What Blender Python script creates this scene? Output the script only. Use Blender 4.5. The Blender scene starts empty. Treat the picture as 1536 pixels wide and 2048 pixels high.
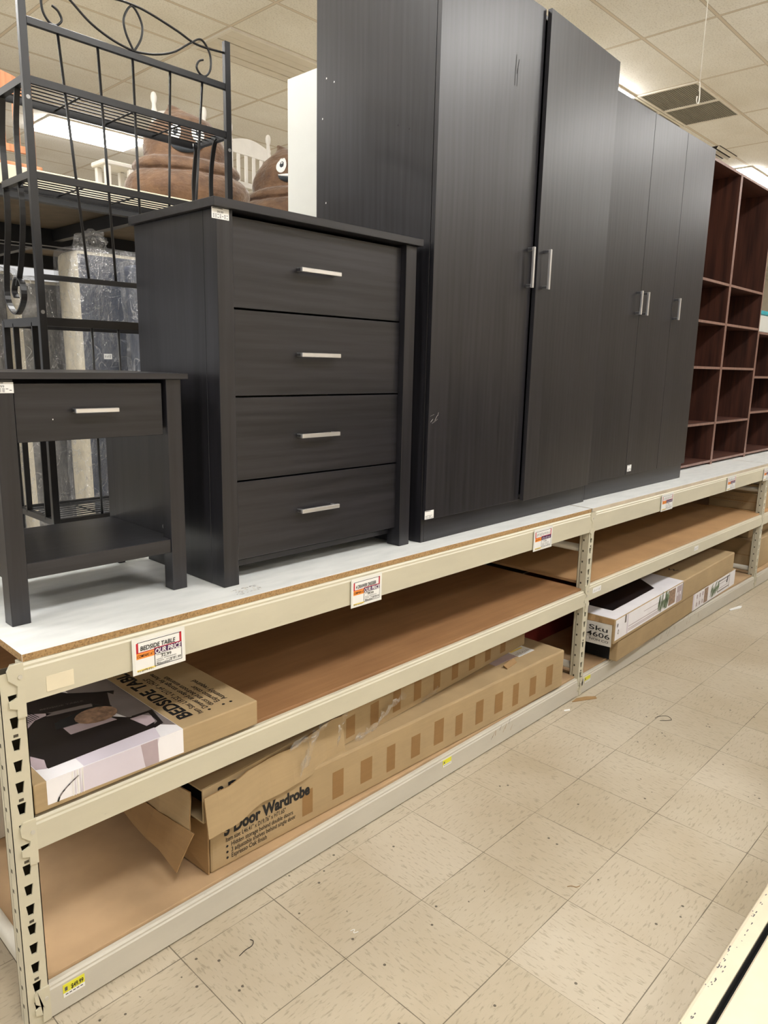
import bpy, bmesh, math, random
from mathutils import Vector, Matrix
random.seed(7)
sc = bpy.context.scene
COL = sc.collection
PI = math.pi

# ------------------------------------------------------------------ camera, world, exposure
def basis(yaw, pitch, roll):
    cy, sy, cp, sp = math.cos(yaw), math.sin(yaw), math.cos(pitch), math.sin(pitch)
    f = Vector((sy*cp, cy*cp, sp)); r = Vector((cy, -sy, 0)); u = r.cross(f)
    cr, sr = math.cos(roll), math.sin(roll)
    return r*cr+u*sr, -r*sr+u*cr, f
CAMP = Vector((-0.5298, -1.5505, 1.5333))
_r, _u, _f = basis(0.8115, -0.1988, 0.0214)
cam = bpy.data.cameras.new('camera'); cam_ob = bpy.data.objects.new('camera', cam); COL.objects.link(cam_ob)
cam.sensor_fit = 'AUTO'; cam.sensor_width = 36.0; cam.lens = 1459.2*36/2048
cam.clip_start = 0.05; cam.clip_end = 100
cam_ob.matrix_world = Matrix(((_r.x, _u.x, -_f.x, CAMP.x), (_r.y, _u.y, -_f.y, CAMP.y), (_r.z, _u.z, -_f.z, CAMP.z), (0, 0, 0, 1)))
sc.camera = cam_ob
sc.view_settings.view_transform = 'Standard'
sc.view_settings.look = 'None'
sc.view_settings.gamma = 1.0
sc.view_settings.exposure = 0.0
sc.view_settings.use_curve_mapping = False
LAMP = 35.0          # strength of the fluorescent panels
AMB = 0.72           # soft store-wide ambient
w = bpy.data.worlds.new('world'); sc.world = w; w.use_nodes = True
w.node_tree.nodes['Background'].inputs[0].default_value = (1.0, 0.985, 0.97, 1)
w.node_tree.nodes['Background'].inputs[1].default_value = AMB

# ------------------------------------------------------------------ material helpers
def lin(c):
    return tuple(((v/255)/12.92 if v/255 <= 0.04045 else ((v/255+0.055)/1.055)**2.4) for v in c)+(1,)
class NT:
    def __init__(s, name):
        s.m = bpy.data.materials.new(name); s.m.use_nodes = True
        s.t = s.m.node_tree; s.n = s.t.nodes; s.b = s.n['Principled BSDF']; s.out = s.n['Material Output']
    def new(s, typ, **kw):
        n = s.n.new(typ)
        for k, v in kw.items():
            if k.startswith('i_'): n.inputs[k[2:].replace('_', ' ')].default_value = v
            else: setattr(n, k, v)
        return n
    def link(s, a, b): s.t.links.new(a, b)
    def coord(s, scale=(1, 1, 1), loc=(0, 0, 0)):
        tc = s.new('ShaderNodeTexCoord'); mp = s.new('ShaderNodeMapping')
        mp.inputs['Scale'].default_value = scale; mp.inputs['Location'].default_value = loc
        s.link(tc.outputs['Object'], mp.inputs[0]); return mp.outputs[0]
    def noise(s, vec, scale, detail=4, rough=.55):
        n = s.new('ShaderNodeTexNoise'); n.inputs['Scale'].default_value = scale
        n.inputs['Detail'].default_value = detail; n.inputs['Roughness'].default_value = rough
        s.link(vec, n.inputs['Vector']); return n.outputs['Fac']
    def ramp(s, fac, stops):
        r = s.new('ShaderNodeValToRGB'); e = r.color_ramp.elements
        while len(e) < len(stops): e.new(0.5)
        for k, (p, c) in enumerate(stops): e[k].position = p; e[k].color = c
        s.link(fac, r.inputs[0]); return r.outputs[0]
    def math(s, op, a, b=None, c=None):
        n = s.new('ShaderNodeMath', operation=op)
        for k, v in enumerate((a, b, c)):
            if v is None: continue
            if isinstance(v, (int, float)): n.inputs[k].default_value = v
            else: s.link(v, n.inputs[k])
        return n.outputs[0]
    def mix(s, fac, a, b, blend='MIX'):
        n = s.new('ShaderNodeMix', data_type='RGBA', blend_type=blend)
        for k, v in ((0, fac), (6, a), (7, b)):
            if isinstance(v, (int, float, tuple)): n.inputs[k].default_value = v
            else: s.link(v, n.inputs[k])
        return n.outputs[2]
    def bump(s, h, strength=.2, dist=.002):
        n = s.new('ShaderNodeBump'); n.inputs['Strength'].default_value = strength; n.inputs['Distance'].default_value = dist
        s.link(h, n.inputs['Height']); s.link(n.outputs[0], s.b.inputs['Normal'])
    def set(s, **kw):
        for k, v in kw.items():
            i = s.b.inputs[k.replace('_', ' ')]
            if isinstance(v, (int, float, tuple)): i.default_value = v
            else: s.link(v, i)
        return s.m
def plain(name, c, rough=.6, metal=0.0, spec=.5, var=.06, vscale=9):
    t = NT(name); n = t.noise(t.coord(), vscale)
    a = lin(tuple(max(0, v*(1-var)) for v in c)); b = lin(tuple(min(255, v*(1+var)) for v in c))
    col = t.ramp(n, [(.3, a), (.7, b)])
    return t.set(Base_Color=col, Roughness=rough, Metallic=metal, Specular_IOR_Level=spec)
def wood(name, c1, c2, axis, rough=.34, gs=1.0, spec=.55, bump=.05):
    t = NT(name); s = [34*gs]*3; s[axis] = 1.6*gs
    v = t.coord(tuple(s)); n1 = t.noise(v, 1.0, 5, .6)
    s2 = [150*gs]*3; s2[axis] = 5*gs
    n2 = t.noise(t.coord(tuple(s2)), 1.0, 2, .5)
    wv = t.new('ShaderNodeTexWave', wave_type='RINGS', rings_direction='XYZ'[axis]); wv.inputs['Scale'].default_value = 2.2
    wv.inputs['Distortion'].default_value = 7; wv.inputs['Detail'].default_value = 2; wv.inputs['Detail Scale'].default_value = .8
    s3 = [5.0]*3; s3[axis] = .8
    t.link(t.coord(tuple(s3)), wv.inputs['Vector'])
    f = t.math('ADD', t.math('MULTIPLY', n1, .62), t.math('ADD', t.math('MULTIPLY', n2, .26), t.math('MULTIPLY', wv.outputs['Fac'], .12)))
    col = t.ramp(f, [(.33, lin(c1)), (.66, lin(c2))])
    t.bump(n2, bump, .0008)
    return t.set(Base_Color=col, Roughness=rough, Specular_IOR_Level=spec)
def emit(name, c, s):
    t = NT(name); e = t.new('ShaderNodeEmission'); e.inputs[0].default_value = c; e.inputs[1].default_value = s
    t.link(e.outputs[0], t.out.inputs[0]); return t.m

DKA, DKB = (21, 21, 25), (41, 40, 45)
M = {}
M['dark_z'] = wood('espresso_laminate_upright', DKA, DKB, 2)
M['dark_x'] = wood('espresso_laminate_across', DKA, DKB, 0)
M['dark_y'] = wood('espresso_laminate_deep', DKA, DKB, 1)
M['walnut_z'] = wood('walnut_laminate_upright', (46, 25, 19), (88, 52, 40), 2, .45)
M['walnut_x'] = wood('walnut_laminate_across', (52, 30, 24), (96, 60, 48), 0, .45)
M['walnut_edge'] = wood('walnut_edge_band', (112, 82, 72), (140, 108, 96), 2, .4)
M['raw_back'] = plain('raw_hardboard_edge', (196, 182, 160), .8)
M['dark_gap'] = plain('black_recess', (12, 11, 12), .9)  # flat black; stands in for shade in gaps and openings, also black print
t = NT('white_melamine'); n = t.noise(t.coord((2.5, 9, 1)), 3, 5)
M['melamine'] = t.set(Base_Color=t.ramp(n, [(.25, lin((222, 225, 223))), (.6, lin((236, 238, 236)))]), Roughness=.38)
t = NT('particle_board_edge'); v = t.coord((1, 1, 1))
vo = t.new('ShaderNodeTexVoronoi'); vo.inputs['Scale'].default_value = 260; t.link(v, vo.inputs['Vector'])
M['particle'] = t.set(Base_Color=t.mix(.5, t.ramp(vo.outputs['Color'], [(.1, lin((96, 70, 42))), (.6, lin((186, 152, 106)))]), lin((160, 128, 86))), Roughness=.9)
def paint(name, c, dirt=(150, 142, 122)):
    t = NT(name); n = t.noise(t.coord((1.5, 6, 5)), 2.0, 6, .62); n2 = t.noise(t.coord((9, 9, 30)), 5, 5, .7)
    base = t.ramp(n, [(.3, lin(tuple(v*.95 for v in c))), (.7, lin(c))])
    msk = t.ramp(n2, [(.66, (0, 0, 0, 1)), (.76, (1, 1, 1, 1))])
    return t.set(Base_Color=t.mix(t.math('MULTIPLY', msk, .35), base, lin(dirt)), Roughness=.38, Specular_IOR_Level=.45)
M['almond'] = paint('almond_enamel', (206, 200, 178))
M['almond_low'] = paint('scuffed_almond_enamel', (202, 197, 184), (120, 112, 100))
M['shade_sheet'] = plain('darkened_back_sheet', (74, 64, 54), .85)  # dark colour stands in for shade deep in the shelves
M['unseen_panel'] = plain('tan_unseen_panel', (120, 108, 92), .8)  # for the out-of-view panel added to darken door reflections
M['hole_shade'] = plain('slot_shadow_steel', (70, 64, 52), .8)
t = NT('tempered_hardboard'); n = t.noise(t.coord((1.2, 16, 1)), 2.0, 5, .6); n2 = t.noise(t.coord(), 3.5, 4)
M['hardboard'] = t.set(Base_Color=t.mix(.4, t.ramp(n, [(.3, lin((136, 98, 64))), (.7, lin((166, 124, 84)))]), t.ramp(n2, [(.3, lin((142, 102, 68))), (.7, lin((170, 128, 88)))])), Roughness=.5)
M['hardboard_tan'] = plain('tan_hardboard', (180, 142, 100), .55, var=.05, vscale=4)
M['hardboard_low'] = plain('pale_hardboard', (184, 154, 118), .65, var=.06, vscale=5)
def card(name, c):
    t = NT(name); n = t.noise(t.coord((3, 3, 40)), 3, 4); n2 = t.noise(t.coord(), 6, 5)
    col = t.mix(.5, t.ramp(n, [(.3, lin(tuple(v*.93 for v in c))), (.7, lin(c))]), t.ramp(n2, [(.3, lin(tuple(v*.92 for v in c))), (.7, lin(tuple(min(255, v*1.04) for v in c)))]))
    t.bump(n2, .25, .004)
    return t.set(Base_Color=col, Roughness=.72, Specular_IOR_Level=.3)
M['card'] = card('corrugated_cardboard', (176, 152, 115))
M['card_dark'] = card('cardboard_inner', (160, 128, 88))
M['card_print'] = card('brown_printed_bar', (150, 116, 74))
M['metal'] = plain('brushed_nickel', (226, 226, 228), .30, .85, var=.03)
M['metal_dull'] = plain('satin_nickel_post', (120, 120, 124), .35, .9, var=.03)
M['screw'] = plain('zinc_screw', (150, 150, 150), .4, .8)
M['blackmetal'] = plain('black_powder_coat', (24, 24, 27), .36, .0, .5, .1, 30)
M['ink'] = plain('black_ink', (20, 19, 20), .6, var=.02)
M['grayink'] = plain('grey_ink', (88, 88, 90), .6, var=.02)
M['paper'] = plain('white_paper', (238, 238, 236), .45, var=.01)
M['sleeve'] = plain('clear_sleeve_edge', (232, 232, 226), .25, var=.01)
M['red'] = plain('red_marker', (186, 30, 48), .5, var=.04)
M['orange'] = plain('orange_marker', (246, 150, 62), .5, var=.03)
M['purple'] = plain('purple_marker', (74, 30, 84), .5, var=.06)
M['yellowink'] = plain('yellow_highlighter', (240, 216, 120), .5, var=.03)
M['yellow'] = plain('yellow_price_label', (224, 220, 60), .5, var=.03)
M['lilac'] = plain('pale_lilac_print', (214, 206, 218), .3, var=.03, vscale=4)
M['whiteprint'] = plain('glossy_white_print', (238, 236, 240), .28, var=.02)
M['mauve'] = plain('mauve_print', (176, 160, 166), .3, var=.05)
M['blackprint'] = plain('glossy_black_print', (26, 22, 24), .3, var=.08)
M['brownprint'] = plain('wicker_print', (140, 112, 92), .4, var=.25, vscale=60)
M['greyprint'] = plain('grey_print', (120, 112, 112), .35, var=.08)
M['leaf'] = plain('green_leaf_print', (104, 124, 92), .4, var=.2, vscale=30)
M['teal'] = plain('teal_plastic', (40, 160, 176), .4)
M['redcard'] = plain('dark_red_carton', (120, 40, 34), .6)
M['whitecard'] = plain('white_carton', (216, 212, 204), .6)
M['whitewood'] = plain('white_painted_wood', (236, 233, 226), .45, var=.02)
M['whitelam'] = plain('white_laminate', (204, 206, 201), .4, var=.01)
M['orangewood'] = wood('honey_pine', (164, 106, 70), (196, 140, 100), 2, .4)
M['cream'] = plain('cream_deck_edge', (226, 216, 190), .5, var=.03)
M['rackblack'] = plain('charcoal_steel_beam', (40, 42, 46), .5)
M['underside'] = plain('raw_board_underside', (118, 106, 92), .8)
M['navy'] = plain('slate_blue_ticking', (74, 80, 94), .85, var=.08, vscale=60)
M['greyfab'] = plain('grey_ticking', (112, 112, 112), .85, var=.08, vscale=60)
M['creamfab'] = plain('cream_mattress_border', (214, 206, 186), .85, var=.05, vscale=16)
t = NT('brown_velvet'); n = t.noise(t.coord((1, 1, 1)), 11, 6, .65)
t.bump(t.noise(t.coord((1, 1, 2.2)), 9, 5, .6), .9, .02)
M['velvet'] = t.set(Base_Color=t.ramp(n, [(.3, lin((80, 56, 40))), (.7, lin((124, 94, 68)))]), Roughness=.75, Sheen_Weight=.5, Sheen_Roughness=.4)
M['eyewhite'] = plain('white_felt', (244, 244, 242), .7, var=.01)
M['eyeblack'] = plain('charcoal_felt', (44, 50, 56), .7, var=.03)
M['cord'] = plain('white_cord', (226, 222, 212), .6)
M['grille'] = plain('grey_vent_mesh', (132, 128, 118), .6, var=.1, vscale=200)
M['grilleframe'] = plain('white_vent_frame', (222, 216, 204), .5, var=.02)
M['reflector'] = plain('unlit_lens', (212, 204, 188), .4, var=.02)
M['tube_lit'] = emit('lit_fluorescent_lens', (1.0, 0.985, 0.965, 1), LAMP)
# clear film
t = NT('clear_plastic_film'); tr = t.new('ShaderNodeBsdfTransparent'); gl = t.new('ShaderNodeBsdfGlossy'); df = t.new('ShaderNodeBsdfDiffuse')
gl.inputs['Roughness'].default_value = .12; df.inputs[0].default_value = (.8, .82, .86, 1)
nz = t.noise(t.coord((1, 1, .5)), 9, 5, .65); bp_ = t.new('ShaderNodeBump'); bp_.inputs['Strength'].default_value = 1.0; bp_.inputs['Distance'].default_value = .05
t.link(nz, bp_.inputs['Height']); t.link(bp_.outputs[0], gl.inputs['Normal']); t.link(bp_.outputs[0], df.inputs['Normal'])
m1 = t.new('ShaderNodeMixShader'); m1.inputs[0].default_value = .45; t.link(gl.outputs[0], m1.inputs[1]); t.link(df.outputs[0], m1.inputs[2])
m2 = t.new('ShaderNodeMixShader'); fz0 = t.ramp(t.noise(t.coord((1, 1, .4), (4, 2, 1)), 7, 6, .7), [(.42, (.08, .08, .08, 1)), (.70, (.45, .45, .45, 1))])
def crease_highlight(sc_, lo, dist):  # white highlight lines painted along the film folds
    n_ = t.new('ShaderNodeTexNoise'); n_.inputs['Scale'].default_value = 4.5; n_.inputs['Detail'].default_value = 3; n_.inputs['Distortion'].default_value = dist
    t.link(t.coord(sc_, (lo, 1, lo)), n_.inputs['Vector'])
    return t.ramp(t.math('ABSOLUTE', t.math('SUBTRACT', n_.outputs['Fac'], .5)), [(.0, (.6, .6, .6, 1)), (.014, (0, 0, 0, 1))])
fz = t.math('MAXIMUM', fz0, t.math('MAXIMUM', crease_highlight((1.4, 1.4, .6), 2, .8), crease_highlight((.8, .8, 1.5), 7, 1.4)))
t.link(fz, m2.inputs[0]); t.link(tr.outputs[0], m2.inputs[1]); t.link(m1.outputs[0], m2.inputs[2]); t.link(m2.outputs[0], t.out.inputs[0])
M['film'] = t.m
# vinyl floor tile, 12 inch, streaks turned 90 degrees tile by tile
t = NT('vinyl_floor_tile'); T = .3048
co = t.coord((1/T, 1/T, 1), (-1.8338/T, .3604/T, 0)); sx = t.new('ShaderNodeSeparateXYZ'); t.link(co, sx.inputs[0])
fx, fy = t.math('FLOOR', sx.outputs[0]), t.math('FLOOR', sx.outputs[1])
par = t.math('ABSOLUTE', t.math('MODULO', t.math('ADD', fx, fy), 2))
cmb = t.new('ShaderNodeCombineXYZ'); t.link(fx, cmb.inputs[0]); t.link(fy, cmb.inputs[1])
wn = t.new('ShaderNodeTexWhiteNoise'); t.link(cmb.outputs[0], wn.inputs['Vector'])
sa = t.ramp(t.noise(t.coord((16, 70, 1)), 1.9, 3, .6), [(.55, (0, 0, 0, 1)), (.66, (1, 1, 1, 1))])
sb = t.ramp(t.noise(t.coord((70, 16, 1), (3, 7, 0)), 1.9, 3, .6), [(.55, (0, 0, 0, 1)), (.66, (1, 1, 1, 1))])
stre = t.mix(par, sa, sb)
ca = t.ramp(wn.outputs['Value'], [(0, lin((190, 179, 158))), (1, lin((199, 189, 170)))])
dirt = t.ramp(t.noise(t.coord(), 1.3, 5, .6), [(.35, lin((214, 205, 190))), (.65, lin((255, 255, 255)))])
ca = t.mix(.6, ca, dirt, 'MULTIPLY')
c1 = t.mix(t.math('MULTIPLY', stre, .5), ca, lin((134, 122, 102)))
ex = t.math('ABSOLUTE', t.math('SUBTRACT', t.math('FRACT', sx.outputs[0]), .5)); ey = t.math('ABSOLUTE', t.math('SUBTRACT', t.math('FRACT', sx.outputs[1]), .5))
jn = t.noise(t.coord(), 5, 2); jw = t.math('SUBTRACT', .4985, t.math('MULTIPLY', t.ramp(jn, [(.35, (0, 0, 0, 1)), (.65, (1, 1, 1, 1))]), .0035))
seam = t.math('GREATER_THAN', t.math('MAXIMUM', ex, ey), jw)
c2 = t.mix(t.math('MULTIPLY', seam, .75), c1, lin((66, 56, 44)))
vo = t.new('ShaderNodeTexVoronoi'); vo.inputs['Scale'].default_value = 24; t.link(t.coord(), vo.inputs['Vector'])
sp = t.math('MULTIPLY', t.math('LESS_THAN', vo.outputs['Distance'], .10), t.math('GREATER_THAN', t.noise(t.coord(), 4, 3), .56))
c3 = t.mix(t.math('MULTIPLY', sp, .8), c2, lin((48, 42, 36)))
M['floor'] = t.set(Base_Color=c3, Roughness=.42, Specular_IOR_Level=.4)
# acoustic ceiling tile
t = NT('acoustic_ceiling'); gx, gy = 1.196, .607
co = t.coord((1/gx, 1/gy, 1), (-5.757/gx, -1.575/gy, 0)); sx = t.new('ShaderNodeSeparateXYZ'); t.link(co, sx.inputs[0])
ex = t.math('MULTIPLY', t.math('SUBTRACT', .5, t.math('ABSOLUTE', t.math('SUBTRACT', t.math('FRACT', sx.outputs[0]), .5))), gx)
ey = t.math('MULTIPLY', t.math('SUBTRACT', .5, t.math('ABSOLUTE', t.math('SUBTRACT', t.math('FRACT', sx.outputs[1]), .5))), gy)
ed = t.math('MINIMUM', ex, ey)
pit = t.ramp(t.noise(t.coord(), 70, 3, .7), [(.33, lin((222, 220, 215))), (.5, lin((246, 245, 241)))])
stn = t.ramp(t.noise(t.coord(), .8, 4), [(.3, lin((232, 228, 220))), (.7, (1, 1, 1, 1))])
pit = t.mix(1.0, pit, stn, 'MULTIPLY')
g1 = t.mix(t.math('LESS_THAN', ed, .013), pit, lin((214, 203, 186)))
lo = t.math('MULTIPLY', t.math('GREATER_THAN', ed, .011), t.math('LESS_THAN', ed, .017))
M['ceiling'] = t.set(Base_Color=t.mix(t.math('MULTIPLY', lo, .6), g1, lin((150, 138, 120))), Roughness=.9)
M['wall'] = plain('cream_wall_paint', (226, 216, 198), .8, var=.02)

# ------------------------------------------------------------------ mesh builder
_tc = {}
def text_geo(s, bold=0.0):
    k = (s, bold)
    if k not in _tc:
        cu = bpy.data.curves.new('t', 'FONT'); cu.body = s; cu.size = 1; cu.offset = bold; cu.resolution_u = 3
        ob = bpy.data.objects.new('t', cu); COL.objects.link(ob)
        dg = bpy.context.evaluated_depsgraph_get(); me = bpy.data.meshes.new_from_object(ob.evaluated_get(dg))
        vs = [v.co.copy() for v in me.vertices]; fs = [tuple(p.vertices) for p in me.polygons]
        wd = max([v.x for v in vs]) if vs else 0
        bpy.data.objects.remove(ob); bpy.data.curves.remove(cu); bpy.data.meshes.remove(me)
        _tc[k] = (vs, fs, wd)
    return _tc[k]
class MB:
    def __init__(s): s.bm = bmesh.new(); s.mats = []
    def mi(s, m):
        m = M[m] if isinstance(m, str) else m
        if m not in s.mats: s.mats.append(m)
        return s.mats.index(m)
    def merge(s, b, Mx=None):
        if Mx is not None: bmesh.ops.transform(b, matrix=Mx, verts=b.verts)
        me = bpy.data.meshes.new('tmp'); b.to_mesh(me); b.free(); s.bm.from_mesh(me); bpy.data.meshes.remove(me)
    def box(s, x0, x1, y0, y1, z0, z1, mat, bev=0.0, Mx=None, seg=1, face=None):
        b = bmesh.new(); k = s.mi(mat)
        vs = [b.verts.new((x, y, z)) for x in (x0, x1) for y in (y0, y1) for z in (z0, z1)]
        fl = {'-x': (0, 1, 3, 2), '+x': (4, 6, 7, 5), '-y': (0, 4, 5, 1), '+y': (2, 3, 7, 6), '-z': (0, 2, 6, 4), '+z': (1, 5, 7, 3)}
        for key, q in fl.items():
            f = b.faces.new([vs[i] for i in q]); f.material_index = s.mi(face[key]) if face and key in face else k
        if bev: bmesh.ops.bevel(b, geom=b.edges[:], offset=bev, segments=seg, affect='EDGES', profile=.5)
        s.merge(b, Mx); return s
    def poly(s, pts, mat, smooth=False):
        f = s.bm.faces.new([s.bm.verts.new(p) for p in pts]); f.material_index = s.mi(mat); f.smooth = smooth; return s
    def prism(s, pts, vec, mat):
        k = s.mi(mat); vec = Vector(vec); a = [s.bm.verts.new(p) for p in pts]; c = [s.bm.verts.new(Vector(p)+vec) for p in pts]
        fs = [s.bm.faces.new(a[::-1]), s.bm.faces.new(c)]
        for i in range(len(a)): fs.append(s.bm.faces.new((a[i], a[(i+1) % len(a)], c[(i+1) % len(a)], c[i])))
        for f in fs: f.material_index = k
        bmesh.ops.recalc_face_normals(s.bm, faces=fs); return s
    def sweep(s, path, ring, mat, closed=False, smooth=True, up=None):
        """ring: 2d outline swept along path; up: fixed vector for the ring's second axis"""
        k = s.mi(mat); P = [Vector(p) for p in path]; n = len(P); rows = []; pu = None
        for i in range(n):
            tg = (P[(i+1) % n]-P[i-1]) if closed else (P[min(i+1, n-1)]-P[max(i-1, 0)])
            tg.normalize()
            if up is not None: bz = Vector(up)
            else:
                bz = pu if pu is not None else (Vector((0, 0, 1)) if abs(tg.z) < .9 else Vector((1, 0, 0)))
            ax = tg.cross(bz); ax = ax.normalized() if ax.length > 1e-6 else Vector((1, 0, 0)); bz2 = ax.cross(tg).normalized(); pu = bz2
            rows.append([s.bm.verts.new(P[i]+ax*a+bz2*c) for a, c in ring])
        m = len(ring); fs = []
        for i in range(n if closed else n-1):
            A, B = rows[i], rows[(i+1) % n]
            for j in range(m):
                f = s.bm.faces.new((A[j], A[(j+1) % m], B[(j+1) % m], B[j])); f.smooth = smooth; f.material_index = k; fs.append(f)
        if not closed:
            for q in (rows[0], rows[-1]): f = s.bm.faces.new(q); f.material_index = k; fs.append(f)
        bmesh.ops.recalc_face_normals(s.bm, faces=fs)
        return s
    def tube(s, path, r, mat, n=8, closed=False): return s.sweep(path, [(r*math.cos(2*PI*i/n), r*math.sin(2*PI*i/n)) for i in range(n)], mat, closed)
    def bar(s, path, wd, th, mat, up): return s.sweep(path, [(-wd/2, -th/2), (wd/2, -th/2), (wd/2, th/2), (-wd/2, th/2)], mat, smooth=False, up=up)
    def lathe(s, prof, mat, n=16, c=(0, 0, 0)):
        k = s.mi(mat); rows = [[s.bm.verts.new((c[0]+r*math.cos(2*PI*i/n), c[1]+r*math.sin(2*PI*i/n), c[2]+z)) for i in range(n)] for r, z in prof]
        for a, b in zip(rows, rows[1:]):
            for i in range(n):
                f = s.bm.faces.new((a[i], a[(i+1) % n], b[(i+1) % n], b[i])); f.smooth = True; f.material_index = k
        for q in (rows[0][::-1], rows[-1]): f = s.bm.faces.new(q); f.material_index = k
        return s
    def text(s, st, size, o, right, up, mat, bold=0.0, width=None, shear=0.0, tall=1.0, lift=.0004):
        vs, fs, wd = text_geo(st, bold); R = Vector(right).normalized(); U = Vector(up).normalized(); N = R.cross(U)
        k = s.mi(mat); sx = size if width is None or wd == 0 else width/wd
        nv = [s.bm.verts.new(Vector(o)+R*((v.x+shear*v.y)*sx)+U*(v.y*size*tall)+N*lift) for v in vs]
        for f in fs:
            try: g = s.bm.faces.new([nv[i] for i in f]); g.material_index = k
            except ValueError: pass
        return s
    def rect(s, o, right, up, w, h, mat, lift=.0003):
        R = Vector(right).normalized(); U = Vector(up).normalized(); N = R.cross(U); O = Vector(o)+N*lift
        return s.poly([O, O+R*w, O+R*w+U*h, O+U*h], mat)
    def scrawl(s, o, right, up, w, h, mat, n=8, lift=.0006, th=.0008):
        R = Vector(right).normalized(); U = Vector(up).normalized(); N = R.cross(U); O = Vector(o)+N*lift
        for i in range(n):
            a = O+R*(w*(i+random.random()*.4)/n)+U*(h*random.random()*.3); b = O+R*(w*(i+.35+random.random()*.6)/n)+U*(h*(.6+random.random()*.4))
            d = (b-a).normalized(); p = d.cross(N)*th
            s.poly([a-p, a+p, b+p, b-p], mat)
        return s
    def build(s, name, parent=None, world=False, smooth=None, origin=None):
        bm = s.bm
        if parent is not None and world: bmesh.ops.transform(bm, matrix=parent.matrix_basis.inverted(), verts=bm.verts)
        if origin is not None: bmesh.ops.translate(bm, vec=-Vector(origin), verts=bm.verts)
        if smooth is not None:
            for f in bm.faces: f.smooth = smooth
        me = bpy.data.meshes.new(name); bm.to_mesh(me); bm.free()
        for m in s.mats: me.materials.append(m)
        o = bpy.data.objects.new(name, me); COL.objects.link(o)
        if origin is not None: o.location = origin
        if parent is not None: o.parent = parent
        return o
def tag(o, label=None, cat=None, group=None, kind=None):
    if label: o['label'] = label
    if cat: o['category'] = cat
    if group: o['group'] = group
    if kind: o['kind'] = kind
    return o
def thing(name, label, cat, loc=(0, 0, 0), rotz=0.0, group=None):
    o = bpy.data.objects.new(name, None); COL.objects.link(o); o.empty_display_size = .1
    o.matrix_basis = Matrix.Translation(loc) @ Matrix.Rotation(rotz, 4, 'Z')
    return tag(o, label, cat, group)
X, Y, Z = Vector((1, 0, 0)), Vector((0, 1, 0)), Vector((0, 0, 1))
def smooth_path(pts, n=8):
    P = [Vector(p) for p in pts]; out = []
    for i in range(len(P)-1):
        p0, p1, p2, p3 = P[max(i-1, 0)], P[i], P[i+1], P[min(i+2, len(P)-1)]
        for k in range(n):
            q = k/n; out.append(.5*((2*p1)+(p2-p0)*q+(2*p0-5*p1+4*p2-p3)*q*q+(3*p1-p0-3*p2+p3)*q**3))
    return out+[P[-1]]
# ------------------------------------------------------------------ room shell
CZ = 4.23
RX0, RX1, RY0, RY1 = -7.0, 24.0, -7.0, 16.0
tag(MB().box(RX0-.1, RX1+.1, RY0-.1, RY1+.1, -.1, 0, 'floor').build('floor'), kind='structure')
tag(MB().box(RX0-.1, RX1+.1, RY0-.1, RY1+.1, CZ, CZ+.1, 'ceiling').build('ceiling'), kind='structure')
tag(MB().box(RX1, RX1+.1, RY0, RY1, 0, CZ, 'wall').build('wall_right'), kind='structure')
tag(MB().box(RX0, RX1, RY0-.1, RY0, 0, CZ, 'wall').build('wall_front'), kind='structure')

# ------------------------------------------------------------------ ceiling fixtures
def ceiling_light(x0, y0, label, lit=True, dx=1.19, dy=.60, group=None):
    c = (x0+dx/2, y0+dy/2, CZ)
    t = thing('ceiling_light', label, 'ceiling light', c, 0, group)
    f = MB(); a, b = dx/2, dy/2
    for (p, q, r, s_) in ((-a, a, -b, -b+.03), (-a, a, b-.03, b), (-a, -a+.03, -b+.03, b-.03), (a-.03, a, -b+.03, b-.03)): f.box(p, q, r, s_, -.018, -.0005, 'grilleframe')
    f.build('frame', t)
    d = MB()
    if lit: d.box(-a+.03, a-.03, -b+.03, b-.03, -.055, -.002, 'tube_lit')
    else:
        for i in range(5):      # ribbed unlit lens
            y = -b+.03+i*(dy-.06)/5; d.box(-a+.03, a-.03, y+.004, y+(dy-.06)/5-.004, -.016+.004*(i % 2), -.002, 'reflector', .003)
    d.build('diffuser', t); return t
ceiling_light(3.30, 7.42, 'lit fluorescent ceiling panel seen between the wires of the black bakers rack')
ceiling_light(3.37, 4.0, 'unlit ribbed ceiling light above the white wardrobe side', lit=False)
ceiling_light(5.757, 2.19, 'lit ceiling panel peeping out beside the top corner of the tallest dark wardrobe')
ceiling_light(10.33, 2.16, 'glaring ceiling panel just above the brown bookcases at the right edge')
for x, y in ((-1.0, -2.6), (1.6, -2.6), (4.2, -2.6), (7.4, -2.6), (11.0, -2.6), (.4, 1.4), (-2.4, 1.4), (-1.6, 4.2), (-1.6, 7.6), (7.6, 8.6), (9.6, 5.2), (14.6, -.4), (15.5, 5.2), (12.8, 8.8), (-4.4, -.6), (1.6, -5.2), (6.2, -5.2)):
    ceiling_light(x, y, 'lit fluorescent ceiling panel of the store outside the view', group='ceiling panels out of view')
def grille(x0, y0, label, group=None):
    t = thing('ceiling_vent', label, 'ceiling vent', (x0+.3, y0+.3, CZ), 0, group)
    f = MB()
    for p, q, r, s_ in ((-.3, .3, -.3, -.275), (-.3, .3, .275, .3), (-.3, -.275, -.275, .275), (.275, .3, -.275, .275)): f.box(p, q, r, s_, -.012, -.0005, 'grilleframe')
    f.build('frame', t)
    g = MB().box(-.275, .275, -.275, .275, -.004, -.001, 'grille')
    for i in range(26): g.box(-.275, .275, -.27+i*.0212, -.264+i*.0212, -.008, -.004, 'grille')
    g.build('grille', t)
grille(6.955, 1.58, 'grey mesh ceiling vent right behind the hanging cord, nearer the wardrobes')
grille(7.555, 1.58, 'grey mesh ceiling vent above the cord hook, farther one of the pair')
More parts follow.
